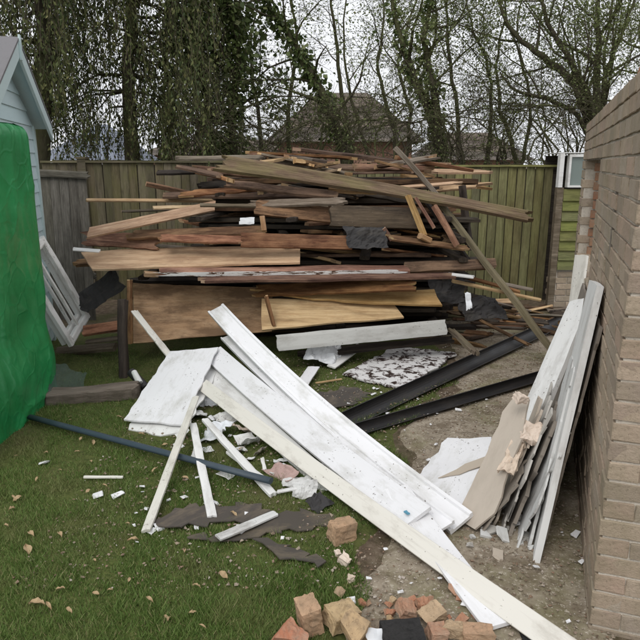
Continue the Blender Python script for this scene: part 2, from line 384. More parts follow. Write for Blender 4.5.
# ------------------------------------------------------------------ shapes
def frame_from(A, B, roll):
    """matrix: X along A->B, Z = face normal (roll 0 = face up), origin at the middle"""
    x = (B - A).normalized()
    z = Vector((0, 0, 1)) - x * x.z
    if z.length < 1e-3: z = Vector((0, -1, 0))
    z.normalize(); y = z.cross(x)
    c, s = math.cos(R(roll)), math.sin(R(roll))
    z2 = z * c + y * s; y2 = z2.cross(x)
    m = Matrix((x, y2, z2)).transposed().to_4x4(); m.translation = (A + B) / 2
    return m
def plank(name, A, B, w, t, roll, mat, rag=0.01, sag=0.0, taper=0.0, nw=6, seg=12, cut=0.0, edge=0.002, curve=0.0, parent=None, seed=None, endmat=None):
    rnd = random.Random(seed if seed is not None else hash((round(A.x, 3), round(A.z, 3), round(B.x, 3))) & 0xffff)
    L = (B - A).length
    so = rnd.random() * 50
    v = []; f = []
    offA = [(rnd.random() - 0.5) * 2 * rag + (rnd.random() < 0.25) * rag * rnd.random() * 2 for _ in range(nw)]
    offB = [(rnd.random() - 0.5) * 2 * rag + (rnd.random() < 0.25) * rag * rnd.random() * 2 for _ in range(nw)]
    for i in range(seg + 1):
        u = i / seg
        for side in (1, -1):
            for j in range(nw):
                q = j / (nw - 1) - 0.5
                x = (u - 0.5) * L
                if i == 0: x += offA[j] + cut * q * w
                if i == seg: x -= offB[j] - cut * q * w
                ww = w * (1 - taper * u)
                y = q * ww
                if j in (0, nw - 1): y += edge * 2 * (noise.noise(Vector((u * 9 * max(L, 0.3), j, so))))
                ch = 0.72 if j in (0, nw - 1) else 1.0
                z = side * t * 0.5 * ch
                z += sag * (4 * (u - 0.5) ** 2 - 0.33) + t * 0.25 * noise.noise(Vector((u * 2.2 * L, q * 0.7, so))) + 0.10 * w * q * noise.noise(Vector((u * 1.3, 3.3, so)))
                y += curve * (4 * (u - 0.5) ** 2 - 0.33)
                v.append((x, y, z))
    N = 2 * nw
    for i in range(seg):
        a, b = i * N, (i + 1) * N
        for j in range(nw - 1):
            f.append((a + j, b + j, b + j + 1, a + j + 1))
            f.append((a + nw + j + 1, b + nw + j + 1, b + nw + j, a + nw + j))
        f.append((a, a + nw, b + nw, b))
        f.append((a + nw - 1, b + nw - 1, b + N - 1, a + N - 1))
    for base, flip in ((0, False), (seg * N, True)):
        for j in range(nw - 1):
            q = (base + j, base + j + 1, base + nw + j + 1, base + nw + j)
            f.append(q[::-1] if flip else q)
    o = meshobj(name, v, f, mat, parent)
    if endmat:
        o.data.materials.append(M[endmat]); k = 2 * (nw - 1)
        for p in list(o.data.polygons)[-k:]: p.material_index = 1
    o.matrix_world = frame_from(A, B, roll)
    return o
def sweep(name, profile, pts, mat, normal=Vector((0, 0, 1)), parent=None, scale=None):
    """closed profile (u across, v along the normal) swept along pts; local X along the run"""
    A, B = pts[0], pts[-1]
    x = (B - A).normalized(); z = (normal - x * normal.dot(x)).normalized(); y = z.cross(x)
    m = Matrix((x, y, z)).transposed().to_4x4(); m.translation = (A + B) / 2
    mi = m.inverted()
    lp = [mi @ p for p in pts]
    v = []; f = []; k = len(profile)
    for i, p in enumerate(lp):
        d = (lp[min(i + 1, len(lp) - 1)] - lp[max(i - 1, 0)]).normalized()
        yy = Vector((0, 0, 1)).cross(d).normalized(); zz = d.cross(yy)
        s = scale[i] if scale else 1.0
        for (a, b) in profile: v.append(p + yy * a * s + zz * b * s)
    for i in range(len(lp) - 1):
        for j in range(k):
            j2 = (j + 1) % k
            f.append((i * k + j, i * k + j2, (i + 1) * k + j2, (i + 1) * k + j))
    f.append(tuple(range(k))[::-1]); f.append(tuple((len(lp) - 1) * k + j for j in range(k)))
    me_o = meshobj(name, v, f, mat, parent)
    bm = bmesh.new(); bm.from_mesh(me_o.data); bmesh.ops.recalc_face_normals(bm, faces=bm.faces); bm.to_mesh(me_o.data); bm.free()
    me_o.matrix_world = m
    return me_o
def bez(A, B, bow, n=10):
    """straight run A->B pushed sideways by bow at its middle"""
    return [A.lerp(B, i / n) + bow * (1 - (2 * i / n - 1) ** 2) for i in range(n + 1)]
def sheet(name, pts, thick, mat, rag=0.01, step=0.06, xdir=None, warp=0.0, parent=None, seed=1):
    """flat slab whose outline is the given world points (they lie on one plane)"""
    rnd = random.Random(seed * 91 + len(pts))
    c = sum(pts, Vector()) / len(pts)
    n = Vector()
    for i in range(len(pts)):
        a, b = pts[i] - c, pts[(i + 1) % len(pts)] - c
        n += a.cross(b)
    n.normalize()
    if n.z < 0: n = -n
    x = (xdir if xdir else (pts[1] - pts[0])); x = (x - n * x.dot(n)).normalized(); y = n.cross(x)
    m = Matrix((x, y, n)).transposed().to_4x4(); m.translation = c
    mi = m.inverted(); l2 = [mi @ p for p in pts]
    out = []
    for i in range(len(l2)):
        a, b = l2[i], l2[(i + 1) % len(l2)]
        k = max(1, int((b - a).length / step))
        for q in range(k):
            p = a.lerp(b, q / k)
            j = rag if q else rag * 0.5
            out.append(Vector((p.x + rnd.uniform(-j, j), p.y + rnd.uniform(-j, j), 0)))
    bm = bmesh.new()
    vs = [bm.verts.new(p) for p in out]
    face = bm.faces.new(vs)
    r = bmesh.ops.triangulate(bm, faces=[face])
    if warp:
        bmesh.ops.subdivide_edges(bm, edges=bm.edges[:], cuts=1)
        so = rnd.random() * 30
        for q in bm.verts: q.co.z = warp * noise.noise(Vector((q.co.x * 2.5, q.co.y * 2.5, so)))
    bmesh.ops.recalc_face_normals(bm, faces=bm.faces)
    ex = bmesh.ops.extrude_face_region(bm, geom=bm.faces[:])
    for q in [g for g in ex['geom'] if isinstance(g, bmesh.types.BMVert)]: q.co.z -= thick
    o = bmobj(name, bm, mat, parent)
    o.matrix_world = m
    return o
def pxsheet(name, pxs, plane, thick, mat, **kw):
    return sheet(name, [onplane(px, py, *plane) for (px, py) in pxs], thick, mat, **kw)
def crumple(name, loc, sx, sy, amp, mat, rot=(0, 0, 0), nx=18, ny=14, thick=0.003, freq=5.0, seed=1, fold=0.0, parent=None):
    rnd = random.Random(seed)
    v = []; f = []; so = seed * 3.7
    for i in range(nx + 1):
        for j in range(ny + 1):
            a, b = i / nx - 0.5, j / ny - 0.5
            x, y = a * sx, b * sy
            e = 1 + 0.25 * noise.noise(Vector((math.atan2(b, a) * 1.5, so, 0)))
            x *= e; y *= e
            h = amp * (0.8 * noise.noise(Vector((x * freq, y * freq, so))) + 1.1 * abs(noise.noise(Vector((x * freq * 1.6, y * freq * 1.6, so + 5)))) + 0.5 * abs(noise.noise(Vector((x * freq * 4.1, y * freq * 4.1, so + 8)))))
            h += fold * abs(a) * 2
            v.append((x, y, h))
    for i in range(nx):
        for j in range(ny):
            q = i * (ny + 1) + j
            f.append((q, q + ny + 1, q + ny + 2, q + 1))
    o = meshobj(name, v, f, mat, parent, smooth=False)
    md = o.modifiers.new('solid', 'SOLIDIFY'); md.thickness = thick
    o.location = loc; o.rotation_euler = rot
    return o
def world_minz(o):
    bpy.context.view_layer.update()
    return min((o.matrix_world @ v.co).z for v in o.data.vertices)
def settle(o, z=0.0):
    o.location.z += z - world_minz(o); return o
def chunk(name, size, loc, rot, mat, cuts=1, rough=0.006, seed=0, z0=0.0, sub=3):
    rnd = random.Random(seed)
    bm = bmesh.new(); bmesh.ops.create_cube(bm, size=1.0)
    for v in bm.verts: v.co = Vector((v.co.x * size[0], v.co.y * size[1], v.co.z * size[2]))
    for c in range(cuts):
        nrm = Vector((rnd.choice((-1, 1)) * rnd.uniform(0.4, 1), rnd.uniform(-0.8, 0.8), rnd.uniform(-0.5, 0.5))).normalized()
        d = rnd.uniform(0.18, 0.34) * size[0]
        r = bmesh.ops.bisect_plane(bm, geom=bm.verts[:] + bm.edges[:] + bm.faces[:], plane_co=nrm * d, plane_no=nrm, clear_outer=True)
        ed = [e for e in bm.edges if e.is_boundary]
        if ed: bmesh.ops.holes_fill(bm, edges=ed)
    bmesh.ops.triangulate(bm, faces=[f for f in bm.faces if len(f.verts) > 4])
    bmesh.ops.subdivide_edges(bm, edges=bm.edges[:], cuts=sub, use_grid_fill=True)
    so = seed * 2.1
    for v in bm.verts:
        p = v.co * 30
        k = 0.6 * noise.noise(Vector((p.x + so, p.y, p.z))) + 0.7 * noise.noise(Vector((p.x * 2.7, p.y * 2.7 + so, p.z * 2.7)))
        v.co += v.co.normalized() * rough * k * 2
    o = bmobj(name, bm, mat)
    o.location = loc; o.rotation_euler = rot
    return settle(o, z0)

# ------------------------------------------------------------------ ground
def poly_sd(P, poly):
    """signed distance (positive inside) of points P (n,2) to polygon"""
    poly = np.array(poly); n = len(poly)
    d = np.full(len(P), 1e9); inside = np.zeros(len(P), bool)
    for i in range(n):
        a, b = poly[i], poly[(i + 1) % n]
        ab = b - a; t = np.clip(((P - a) @ ab) / (ab @ ab), 0, 1)
        q = P - (a + t[:, None] * ab); d = np.minimum(d, np.hypot(q[:, 0], q[:, 1]))
        c = (a[1] > P[:, 1]) != (b[1] > P[:, 1])
        with np.errstate(divide='ignore', invalid='ignore'):
            xi = (b[0] - a[0]) * (P[:, 1] - a[1]) / (b[1] - a[1]) + a[0]
        inside ^= c & (P[:, 0] < xi)
    return np.where(inside, d, -d)
def fbm2(x, y, so=0.0, s=1.0):
    return np.array([noise.noise(Vector((a * s, b * s, so))) + 0.5 * noise.noise(Vector((a * s * 2.3, b * s * 2.3, so + 9))) for a, b in zip(x, y)])
g = MB()
g.v = [Vector(p) for p in ((-400, -20, 0), (400, -20, 0), (400, 600, 0), (-400, 600, 0))]; g.f = [[0, 1, 2, 3]]
structure(g.build('ground', 'soil'))
LAWN = [(-6, 0.3)] + [tuple(gp(*p).xy) for p in ((345, 660), (349, 600), (372, 548), (398, 492), (402, 466), (392, 436), (420, 408), (452, 384), (446, 352), (420, 338))] + [(0.2, 6.3), (-2.2, 6.5), (-6, 6.5)]
def relief(name, poly, x0, x1, y0, y1, step, mat, amp, base, freq):
    nx, ny = int((x1 - x0) / step) + 1, int((y1 - y0) / step) + 1
    X, Y = np.meshgrid(np.linspace(x0, x1, nx), np.linspace(y0, y1, ny), indexing='ij')
    X, Y = X.ravel(), Y.ravel()
    sd_ = poly_sd(np.stack([X, Y], 1), poly) + 0.07 * fbm2(X, Y, 3.3, 3.5)
    Z = base + amp * fbm2(X, Y, 1.7, freq)
    Z = np.where(sd_ < 0.03, np.minimum(Z, -0.012 + np.clip(sd_ / 0.03, -1, 1) * 0.02), Z)
    V = np.stack([X, Y, Z], 1)
    I = np.arange(nx * ny).reshape(nx, ny)
    F = np.stack([I[:-1, :-1], I[1:, :-1], I[1:, 1:], I[:-1, 1:]], -1).reshape(-1, 4)
    keep = (sd_[F].max(1) > -0.05); F = F[keep]
    return structure(meshobj(name, V.tolist(), F.tolist(), mat, smooth=True))
relief('lawn', LAWN, -4.5, 1.6, 0.4, 6.6, 0.06, 'lawn', 0.006, 0.010, 2.2)
PATH = [(-0.3, 0.6), tuple(gp(352, 600).xy), tuple(gp(376, 548).xy), tuple(gp(402, 490).xy), tuple(gp(408, 462).xy), tuple(gp(400, 430).xy), tuple(gp(425, 408).xy), tuple(gp(456, 388).xy), tuple(gp(452, 350).xy), (1.2, 7.0), (2.75, 7.4), (2.9, 7.0), (1.9, 4.4), (0.95, 1.6), (0.95, 0.6)]
relief('path', PATH, -0.4, 3.0, 0.5, 7.5, 0.05, 'path', 0.008, 0.008, 4.0)

def blades(name, P, h, w, mat, lean=0.5, seed=1, tall=1.0):
    """one triangle per blade, all in one mesh"""
    rs = np.random.RandomState(seed); n = len(P)
    a = rs.rand(n) * 2 * np.pi; hh = h * (0.45 + 0.9 * rs.rand(n)) * tall; ln = lean * (rs.rand(n, 2) - 0.5) * 2 * hh[:, None]
    dx, dy = np.cos(a) * w / 2, np.sin(a) * w / 2
    V = np.empty((n, 3, 3))
    V[:, 0] = P; V[:, 1] = P; V[:, 2] = P
    V[:, 0, 0] -= dx; V[:, 0, 1] -= dy; V[:, 1, 0] += dx; V[:, 1, 1] += dy
    V[:, 2, 0] += ln[:, 0]; V[:, 2, 1] += ln[:, 1]; V[:, 2, 2] += hh
    me = bpy.data.meshes.new(name); me.vertices.add(3 * n); me.vertices.foreach_set('co', V.ravel())
    me.loops.add(3 * n); me.loops.foreach_set('vertex_index', np.arange(3 * n))
    me.polygons.add(n); me.polygons.foreach_set('loop_start', np.arange(0, 3 * n, 3)); me.polygons.foreach_set('loop_total', np.full(n, 3))
    me.update(); me.validate(); me.materials.append(M[mat])
    return link(bpy.data.objects.new(name, me))
rs = np.random.RandomState(5)
def lawn_points(n, y0, y1):
    y = y0 + (y1 - y0) * rs.rand(n); x = -0.53 * y - 0.25 + (1.12 * y + 0.5) * rs.rand(n)
    P = np.stack([x, y], 1)
    s = poly_sd(P, LAWN) + 0.10 * np.sin(x * 9 + np.sin(y * 7)) * np.cos(y * 8.3)
    keep = s > 0.02
    return P[keep]
NOGRASS = []   # footprints of things lying on the lawn, filled below
LP = np.concatenate([lawn_points(150000, 1.75, 3.0), lawn_points(130000, 3.0, 4.4), lawn_points(60000, 4.4, 6.0)])

# ------------------------------------------------------------------ brick wall on the right
WO = Vector((1.02, 2.08, 0)); WD = Vector((0.327, 0.945, 0)).normalized(); WN = Vector((-WD.y, WD.x, 0))   # WN points out of the face, towards the lawn
wall = empty('brick_wall', WO, 0)
tag(wall, 'tall half demolished wall of pinkish buff bricks along the right edge', 'wall')
WM = Matrix((WD, WN, Vector((0, 0, 1)))).transposed().to_4x4(); WM.translation = WO   # local x along the wall, y out of its face, z up
wall.matrix_world = WM
T_END, OP0, OP1, OZ0, OZ1, TOP = 3.78, 1.85, 3.46, 0.98, 1.755, 2.05
def brick_mesh(lx, seed, ly=0.1025, lz=0.065):
    rnd = random.Random(seed)
    bm = bmesh.new(); bmesh.ops.create_cube(bm, size=1.0)
    for v in bm.verts: v.co = Vector((v.co.x * lx, v.co.y * ly, v.co.z * lz))
    bmesh.ops.bevel(bm, geom=bm.edges[:], offset=0.0032, segments=1, affect='EDGES')
    for v in bm.verts:
        v.co += Vector((rnd.uniform(-1, 1), rnd.uniform(-1, 1), rnd.uniform(-1, 1))) * 0.0022
    me = bpy.data.meshes.new('brick'); bmesh.ops.recalc_face_normals(bm, faces=bm.faces); bm.to_mesh(me); bm.free()
    return me
BRK = {}
def brick_variant(lx, k, mat):
    key = (round(lx, 3), k, mat)
    if key not in BRK:
        BRK[key] = brick_mesh(lx, k * 17 + int(lx * 1000)); BRK[key].materials.append(M[mat])
    return BRK[key]
far_b = bmesh.new(); nparts = 0
class WB(MB):
    def box(s, x0, x1, y0, y1, z0, z1, mtx=None): return MB.box(s, x0, x1, -y1, -y0, z0, z1)
core = WB()
cands = []
for c in range(28):
    z = 0.005 + 0.075 * c + 0.0325 - 0.05
    off = 0.0 if c % 2 else -0.1125
    x = off
    while x < T_END:
        x0, x1 = max(x, 0.0), min(x + 0.215, T_END); x += 0.225
        if x1 - x0 < 0.05: continue
        if z > OZ0 and z < OZ1:
            if x0 >= OP0 - 0.03 and x1 <= OP1 + 0.03: continue
            if x0 < OP0 < x1: x1 = OP0
            if x0 < OP1 < x1: x0 = OP1
            if x1 - x0 < 0.05: continue
        if 0.70 < x0 < 0.80 and 1.32 < z < 1.68: x0 = max(x0, 0.775)
        if c == 27 and x0 > 0.35 and random.random() < 0.0: continue
        cands.append((c, (x0 + x1) / 2, x1 - x0, z))
cands.sort(key=lambda q: q[1] - 0.35 * q[3])
for i, (c, xc, lx, z) in enumerate(cands):
    mat = 'brick_buff'
    lx = round(lx, 2) if abs(lx - 0.215) > 0.002 else 0.215
    m = Matrix.Translation((xc, -0.051 + random.uniform(-0.0025, 0.0025), z)) @ Matrix.Rotation(random.uniform(-0.008, 0.008), 4, 'Z') @ Matrix.Rotation(random.uniform(-0.006, 0.006), 4, 'Y')
    me = brick_variant(lx, random.randrange(3), mat)
    if i < 220:
        o = bpy.data.objects.new('brick', me); link(o, wall); o.matrix_parent_inverse = Matrix(); o.matrix_local = m
    else:
        k = len(far_b.verts); far_b.from_mesh(me); far_b.verts.ensure_lookup_table()
        bmesh.ops.transform(far_b, matrix=m, verts=far_b.verts[k:])
# return face towards the camera, running to the right of the corner (local -x side, bricks along local y)
for c in range(28):
    z = 0.005 + 0.075 * c + 0.0325 - 0.05
    y = 0.1045 if c % 2 else -0.004
    first = True
    while y < 0.95:
        l = 0.215
        if c % 2 == 0 and first: l = 0.215
        m = Matrix.Translation((0.051 + random.uniform(-0.002, 0.002), -y - l / 2, z)) @ Matrix.Rotation(math.pi / 2, 4, 'Z')
        if not (c % 2 == 0 and first): pass
        first = False
        o = bpy.data.objects.new('brick', brick_variant(l, random.randrange(3), 'brick_buff'))
        if y < 0.5: link(o, wall); o.matrix_parent_inverse = Matrix(); o.matrix_local = m
        else:
            k = len(far_b.verts); far_b.from_mesh(o.data); far_b.verts.ensure_lookup_table()
            bmesh.ops.transform(far_b, matrix=m, verts=far_b.verts[k:]); bpy.data.objects.remove(o)
        y += 0.225
fb = bmobj('brick', far_b, 'brick_buff', wall); stuff(fb)
fb.matrix_parent_inverse = Matrix()
core.box(0.006, T_END - 0.006, 0.010, 0.205, -0.1, OZ0 - 0.012)
core.box(0.006, OP0 - 0.007, 0.010, 0.205, OZ0 - 0.012, OZ1)
core.box(OP1 + 0.007, T_END - 0.006, 0.010, 0.205, OZ0 - 0.012, OZ1)
core.box(0.006, T_END - 0.006, 0.010, 0.205, OZ1 + 0.004, TOP - 0.03)
core.box(0.007, 0.094, 0.2055, 0.99, -0.1, TOP - 0.03)
core.build('mortar_core', 'mortar', wall).matrix_parent_inverse = Matrix()
WB().box(0.745, 0.778, -0.001, 0.05, 1.34, 1.665).build('mortar_patch', 'concrete', wall).matrix_parent_inverse = Matrix()
lm = WB().box(OP0 - 0.12, OP1 + 0.12, 0.012, 0.2, OZ1 - 0.008, OZ1 + 0.003).build('lintel', 'concrete', wall); lm.matrix_parent_inverse = Matrix()
# inner leaf: ragged orange blocks
x = 0.0; orng = []
for c in range(12):
    z = OZ0 + 0.04 + 0.075 * c
    if z < OZ1 - 0.02:
        b_ = bpy.data.objects.new('brick', brick_variant(0.1, 2, 'brick_orange')); link(b_, wall); b_.matrix_parent_inverse = Matrix()
        b_.matrix_local = Matrix.Translation((OP1 + 0.03 - random.uniform(-0.02, 0.035), -0.128 + random.uniform(-0.014, 0.008), z)) @ Matrix.Rotation(math.pi / 2, 4, 'Z')
for i in range(18):
    x = 0.12 + i * 0.115 + random.uniform(-0.02, 0.02)
    if random.random() < 0.15: continue
    b_ = bpy.data.objects.new('brick', brick_variant(0.1, i % 3, 'brick_orange')); link(b_, wall); b_.matrix_parent_inverse = Matrix()
    b_.matrix_local = Matrix.Translation((x, -0.085 if 1 < i < 6 else -0.16, TOP + (0.012 if 1 < i < 6 else -0.03) + (0.03 if i < 5 else -0.02) * random.random())) @ Matrix.Rotation(random.uniform(-0.5, 0.5), 4, 'Z') @ Matrix.Rotation(random.uniform(-0.25, 0.25), 4, 'X')

# ------------------------------------------------------------------ fences
def board_fence(name, label, x0, x1, y0, y1, top, mat, bw, lap, rail_mat, posts, cap=None, seed=1, wavy=0.012):
    rnd = random.Random(seed)
    A = Vector((x0, y0, 0)); B = Vector((x1, y1, 0)); L = (B - A).length; d = (B - A) / L
    root = empty(name, A); tag(root, label, 'fence')
    root.matrix_world = Matrix((d, Vector((-d.y, d.x, 0)), Vector((0, 0, 1)))).transposed().to_4x4() @ Matrix.Identity(4)
    m = Matrix((d, Vector((-d.y, d.x, 0)), Vector((0, 0, 1)))).transposed().to_4x4(); m.translation = A; root.matrix_world = m
    k = int(L / lap)
    meshes = []
    for q in range(4):
        # feather-edge board: thick edge 14 mm, thin edge 4 mm; local X up the board so the grain runs along it
        h = top
        bow = rnd.uniform(-0.004, 0.004)
        v = []; seg = 5
        for i in range(seg + 1):
            zz = h * i / seg; yb = bow * math.sin(math.pi * i / seg)
            v += [(zz, 0, yb), (zz, bw, yb + 0.010), (zz, bw, yb + 0.020), (zz, 0, yb + 0.020)]
        f = []
        for i in range(seg):
            for j in range(4): f.append((4 * i + j, 4 * i + (j + 1) % 4, 4 * i + 4 + (j + 1) % 4, 4 * i + 4 + j))
        f += [(3, 2, 1, 0), (4 * seg, 4 * seg + 1, 4 * seg + 2, 4 * seg + 3)]
        me = bpy.data.meshes.new('fence_board'); me.from_pydata(v, [], f)
        bm = bmesh.new(); bm.from_mesh(me); bmesh.ops.recalc_face_normals(bm, faces=bm.faces); bm.to_mesh(me); bm.free()
        me.materials.append(M[mat]); meshes.append(me)
    bm_ = Matrix(((0, 1, 0, 0), (0, 0, 1, 0), (1, 0, 0, 0), (0, 0, 0, 1)))     # local X -> up, Y -> along, Z -> away from the garden
    for i in range(k):
        o = bpy.data.objects.new('fence_board', meshes[i % 4]); link(o, root); o.matrix_parent_inverse = Matrix()
        o.matrix_local = Matrix.Translation((i * lap, 0, -0.0 + rnd.uniform(-wavy, wavy * 0.4))) @ Matrix.Rotation(rnd.uniform(-0.004, 0.004), 4, 'Y') @ bm_
    MB().box(0, L, 0.0225, 0.028, 0.0, top - 0.03).build('shade_backing', 'wood_dark', root).matrix_parent_inverse = Matrix()  # dark sheet added behind the boards, stands in for shade in their gaps
    for z in (0.3, top * 0.55, top - 0.25):
        MB().box(0, L, 0.029, 0.07, z, z + 0.08).build('rail', rail_mat, root).matrix_parent_inverse = Matrix()
    for px_ in posts:
        w = 0.05
        o = MB().box(px_ - w, px_ + w, -0.03, 0.10, 0, top + 0.04).build('post', rail_mat, root); o.matrix_parent_inverse = Matrix()
        c_ = MB().box(px_ - w - 0.012, px_ + w + 0.012, -0.042, 0.112, top + 0.04, top + 0.065).build('post_cap', rail_mat, o); c_.matrix_parent_inverse = Matrix()
    if cap:
        MB().box(0, L, -0.03, 0.03, top - 0.005, top + 0.02).build('capping_rail', cap, root).matrix_parent_inverse = Matrix()
    return root
board_fence('board_fence', 'tall olive green feather edge fence behind the right of the wood pile', 0.15, 2.97, 8.25, 8.15, 1.69, 'fence_green', 0.101, 0.110, 'fence_green', [], cap='fence_green', seed=3, wavy=0.006)
board_fence('board_fence', 'brownish board fence with capped post behind the left of the wood pile', -3.45, 0.12, 8.15, 8.25, 1.74, 'fence_brown', 0.101, 0.107, 'fence_brown', [0.50, 2.33], cap='fence_brown', seed=5, wavy=0.006)
# weathered panel by the shed
pn = empty('fence_panel', (-3.02, 7.05, 0)); tag(pn, 'grey weathered leaning panel of upright boards next to the pale blue shed', 'fence panel')
for i in range(5):
    o = plank('fence_board', Vector((0.05 + i * 0.099, 0, 0)), Vector((0.03 + i * 0.099, 0.03, 1.60 - 0.012 * (i % 2))), 0.096, 0.016, 90, 'fence_weathered', rag=0.006, seed=i + 40, parent=pn)
    o.matrix_parent_inverse = Matrix(); o.matrix_basis = Matrix.Translation((0.05 + i * 0.099, 0.0, 0.80)) @ Matrix.Rotation(R(1.0), 4, 'Y') @ Matrix.Rotation(R(-90), 4, 'Y') @ Matrix.Rotation(R(90), 4, 'X')
o = plank('top_rail', Vector((0, 0, 0)), Vector((0.55, 0, 0)), 0.075, 0.04, 90, 'fence_weathered', rag=0.02, parent=pn, seed=3); o.matrix_parent_inverse = Matrix()
o.matrix_basis = Matrix.Translation((0.27, -0.03, 1.615)) @ Matrix.Rotation(R(3), 4, 'Y') @ Matrix.Rotation(R(90), 4, 'X')
o = plank('rail', Vector((0, 0, 0)), Vector((0.5, 0, 0)), 0.07, 0.035, 90, 'fence_weathered', rag=0.01, parent=pn, seed=4); o.matrix_parent_inverse = Matrix()
o.matrix_basis = Matrix.Translation((0.26, 0.028, 0.5)) @ Matrix.Rotation(R(90), 4, 'X')

# ------------------------------------------------------------------ pale blue shed (left)
SC = Vector((-2.67, 6.17, 0)); SD = Vector((0.208, -0.978, 0)).normalized(); SN = Vector((-SD.y, SD.x, 0))  # SD along the gable towards the camera, SN out of it
shed = empty('garden_shed', SC); tag(shed, 'pale blue painted weatherboard shed with gable roof at left edge', 'shed')
SM = Matrix((SD, SN, Vector((0, 0, 1)))).transposed().to_4x4(); SM.translation = SC; shed.matrix_world = SM   # x along gable, y outwards, z up
SW, EAVE, APEX, DEEP = 1.86, 2.08, 2.60, 2.4
def sp(name, mb, mat, parent=shed):
    o = mb.build(name, mat, parent); o.matrix_parent_inverse = Matrix(); return o
slope = (APEX - EAVE) / (SW / 2)
def gable_x(z):
    return (0, SW) if z <= EAVE else ((z - EAVE) / slope, SW - (z - EAVE) / slope)
bh = 0.118; z = 0.05
while z < APEX - 0.06:
    z1 = min(z + bh, APEX - 0.03)
    a0, b0 = gable_x(z); a1, b1 = gable_x(z1)
    mb = MB()
    mb.v = [Vector(p) for p in ((a0 + 0.04, 0.022, z), (b0 - 0.04, 0.022, z), (b1 - 0.04, 0.008, z1), (a1 + 0.04, 0.008, z1), (a0 + 0.04, -0.01, z), (b0 - 0.04, -0.01, z), (b1 - 0.04, -0.01, z1), (a1 + 0.04, -0.01, z1))]
    mb.f = [[0, 1, 2, 3], [7, 6, 5, 4], [0, 4, 5, 1], [1, 5, 6, 2], [2, 6, 7, 3], [3, 7, 4, 0]]
    sp('weatherboard', mb, 'shed_paint'); z += bh
for xa in (0.0, SW): sp('corner_trim', MB().box(xa - 0.022, xa + 0.038 if xa == 0 else xa + 0.022, -0.03, 0.030, 0, EAVE - 0.02), 'shed_trim')
sp('side_wall', MB().box(0.0, 0.03, -DEEP, -0.03, 0, EAVE - 0.03).box(SW - 0.03, SW, -DEEP, -0.03, 0, EAVE - 0.03).box(0, SW, -DEEP - 0.03, -DEEP, 0, EAVE), 'shed_paint')
OH, OHS = 0.16, 0.13
for sgn in (0, 1):
    ex = -OHS if sgn == 0 else SW + OHS
    mid = SW / 2; ez = EAVE - OHS * slope + 0.05; az = APEX + 0.05
    def slab(y0, y1, lo, hi):
        mb = MB(); b0 = []
        for y in (y0, y1):
            for (xx, zz) in ((ex, ez), (mid, az)):
                mb.v += [Vector((xx, y, zz + lo)), Vector((xx, y, zz + hi))]
        mb.f = [[0, 1, 3, 2], [4, 6, 7, 5], [0, 2, 6, 4], [1, 5, 7, 3], [0, 4, 5, 1], [2, 3, 7, 6]]
        return mb
    rf = sp('roof', slab(-DEEP - 0.1, OH + 0.006, 0.0, 0.02), 'roof_felt_grey')
    sp('soffit', slab(-DEEP, OH - 0.025, -0.018, -0.002), 'shed_paint')
    sp('barge_board', slab(OH - 0.022, OH, -0.12, -0.003), 'shed_trim')
sp('finial', MB().box(SW / 2 - 0.02, SW / 2 + 0.02, OH + 0.001, OH + 0.016, APEX - 0.10, APEX + 0.085), 'shed_trim')

# ------------------------------------------------------------------ small green shed at the far right
gs = empty('lean_to_shed', (2.82, 7.72, 0)); tag(gs, 'small green lap boarded lean-to with window on a brick base beyond the wall end', 'shed')
def gsp(name, mb, mat, parent=gs):
    o = mb.build(name, mat, parent); o.matrix_parent_inverse = Matrix(); return o
for c in range(6):
    for k in range(4):
        x0 = k * 0.225 + (0.1 if c % 2 else 0)
        o = bpy.data.objects.new('brick', brick_variant(0.215, (k + c) % 3, 'brick_buff')); link(o, gs); o.matrix_parent_inverse = Matrix()
        o.matrix_local = Matrix.Translation((x0 + 0.09, 0.05, 0.035 + 0.075 * c))
gsp('mortar_core', MB().box(0.0, 0.95, 0.012, 0.1, 0, 0.45), 'mortar')
for i in range(8):
    z = 0.47 + i * 0.118
    mb = MB(); mb.v = [Vector(p) for p in ((0.06, -0.030, z), (0.95, -0.030, z), (0.95, 0.0, z + 0.135), (0.06, 0.0, z + 0.135), (0.06, 0.03, z), (0.95, 0.03, z), (0.95, 0.03, z + 0.135), (0.06, 0.03, z + 0.135))]
    mb.f = [[0, 1, 2, 3], [7, 6, 5, 4], [0, 4, 5, 1], [1, 5, 6, 2], [2, 6, 7, 3], [3, 7, 4, 0]]
    gsp('lap_board', mb, 'lap_green')
gsp('corner_post', MB().box(-0.02, 0.055, -0.02, 0.06, 0.0, 1.45), 'wood_grey')
wf = gsp('window_frame', MB().box(-0.02, 0.03, -0.035, 0.05, 1.452, 1.84).box(0.09, 0.115, -0.035, 0.05, 1.452, 1.83).box(0.116, 0.95, -0.035, 0.05, 1.452, 1.475).box(0.116, 0.95, -0.03, 0.05, 1.80, 1.83), 'white_paint')
gsp('pane', MB().box(0.116, 0.95, 0.0, 0.006, 1.476, 1.799), 'glass', wf)
gsp('backing', MB().box(0.03, 0.95, 0.6, 0.63, 0.0, 1.82), 'wood_dark')
gsp('roof', MB().box(0.0, 1.0, -0.034, 0.66, 1.842, 1.852), 'white_paint')

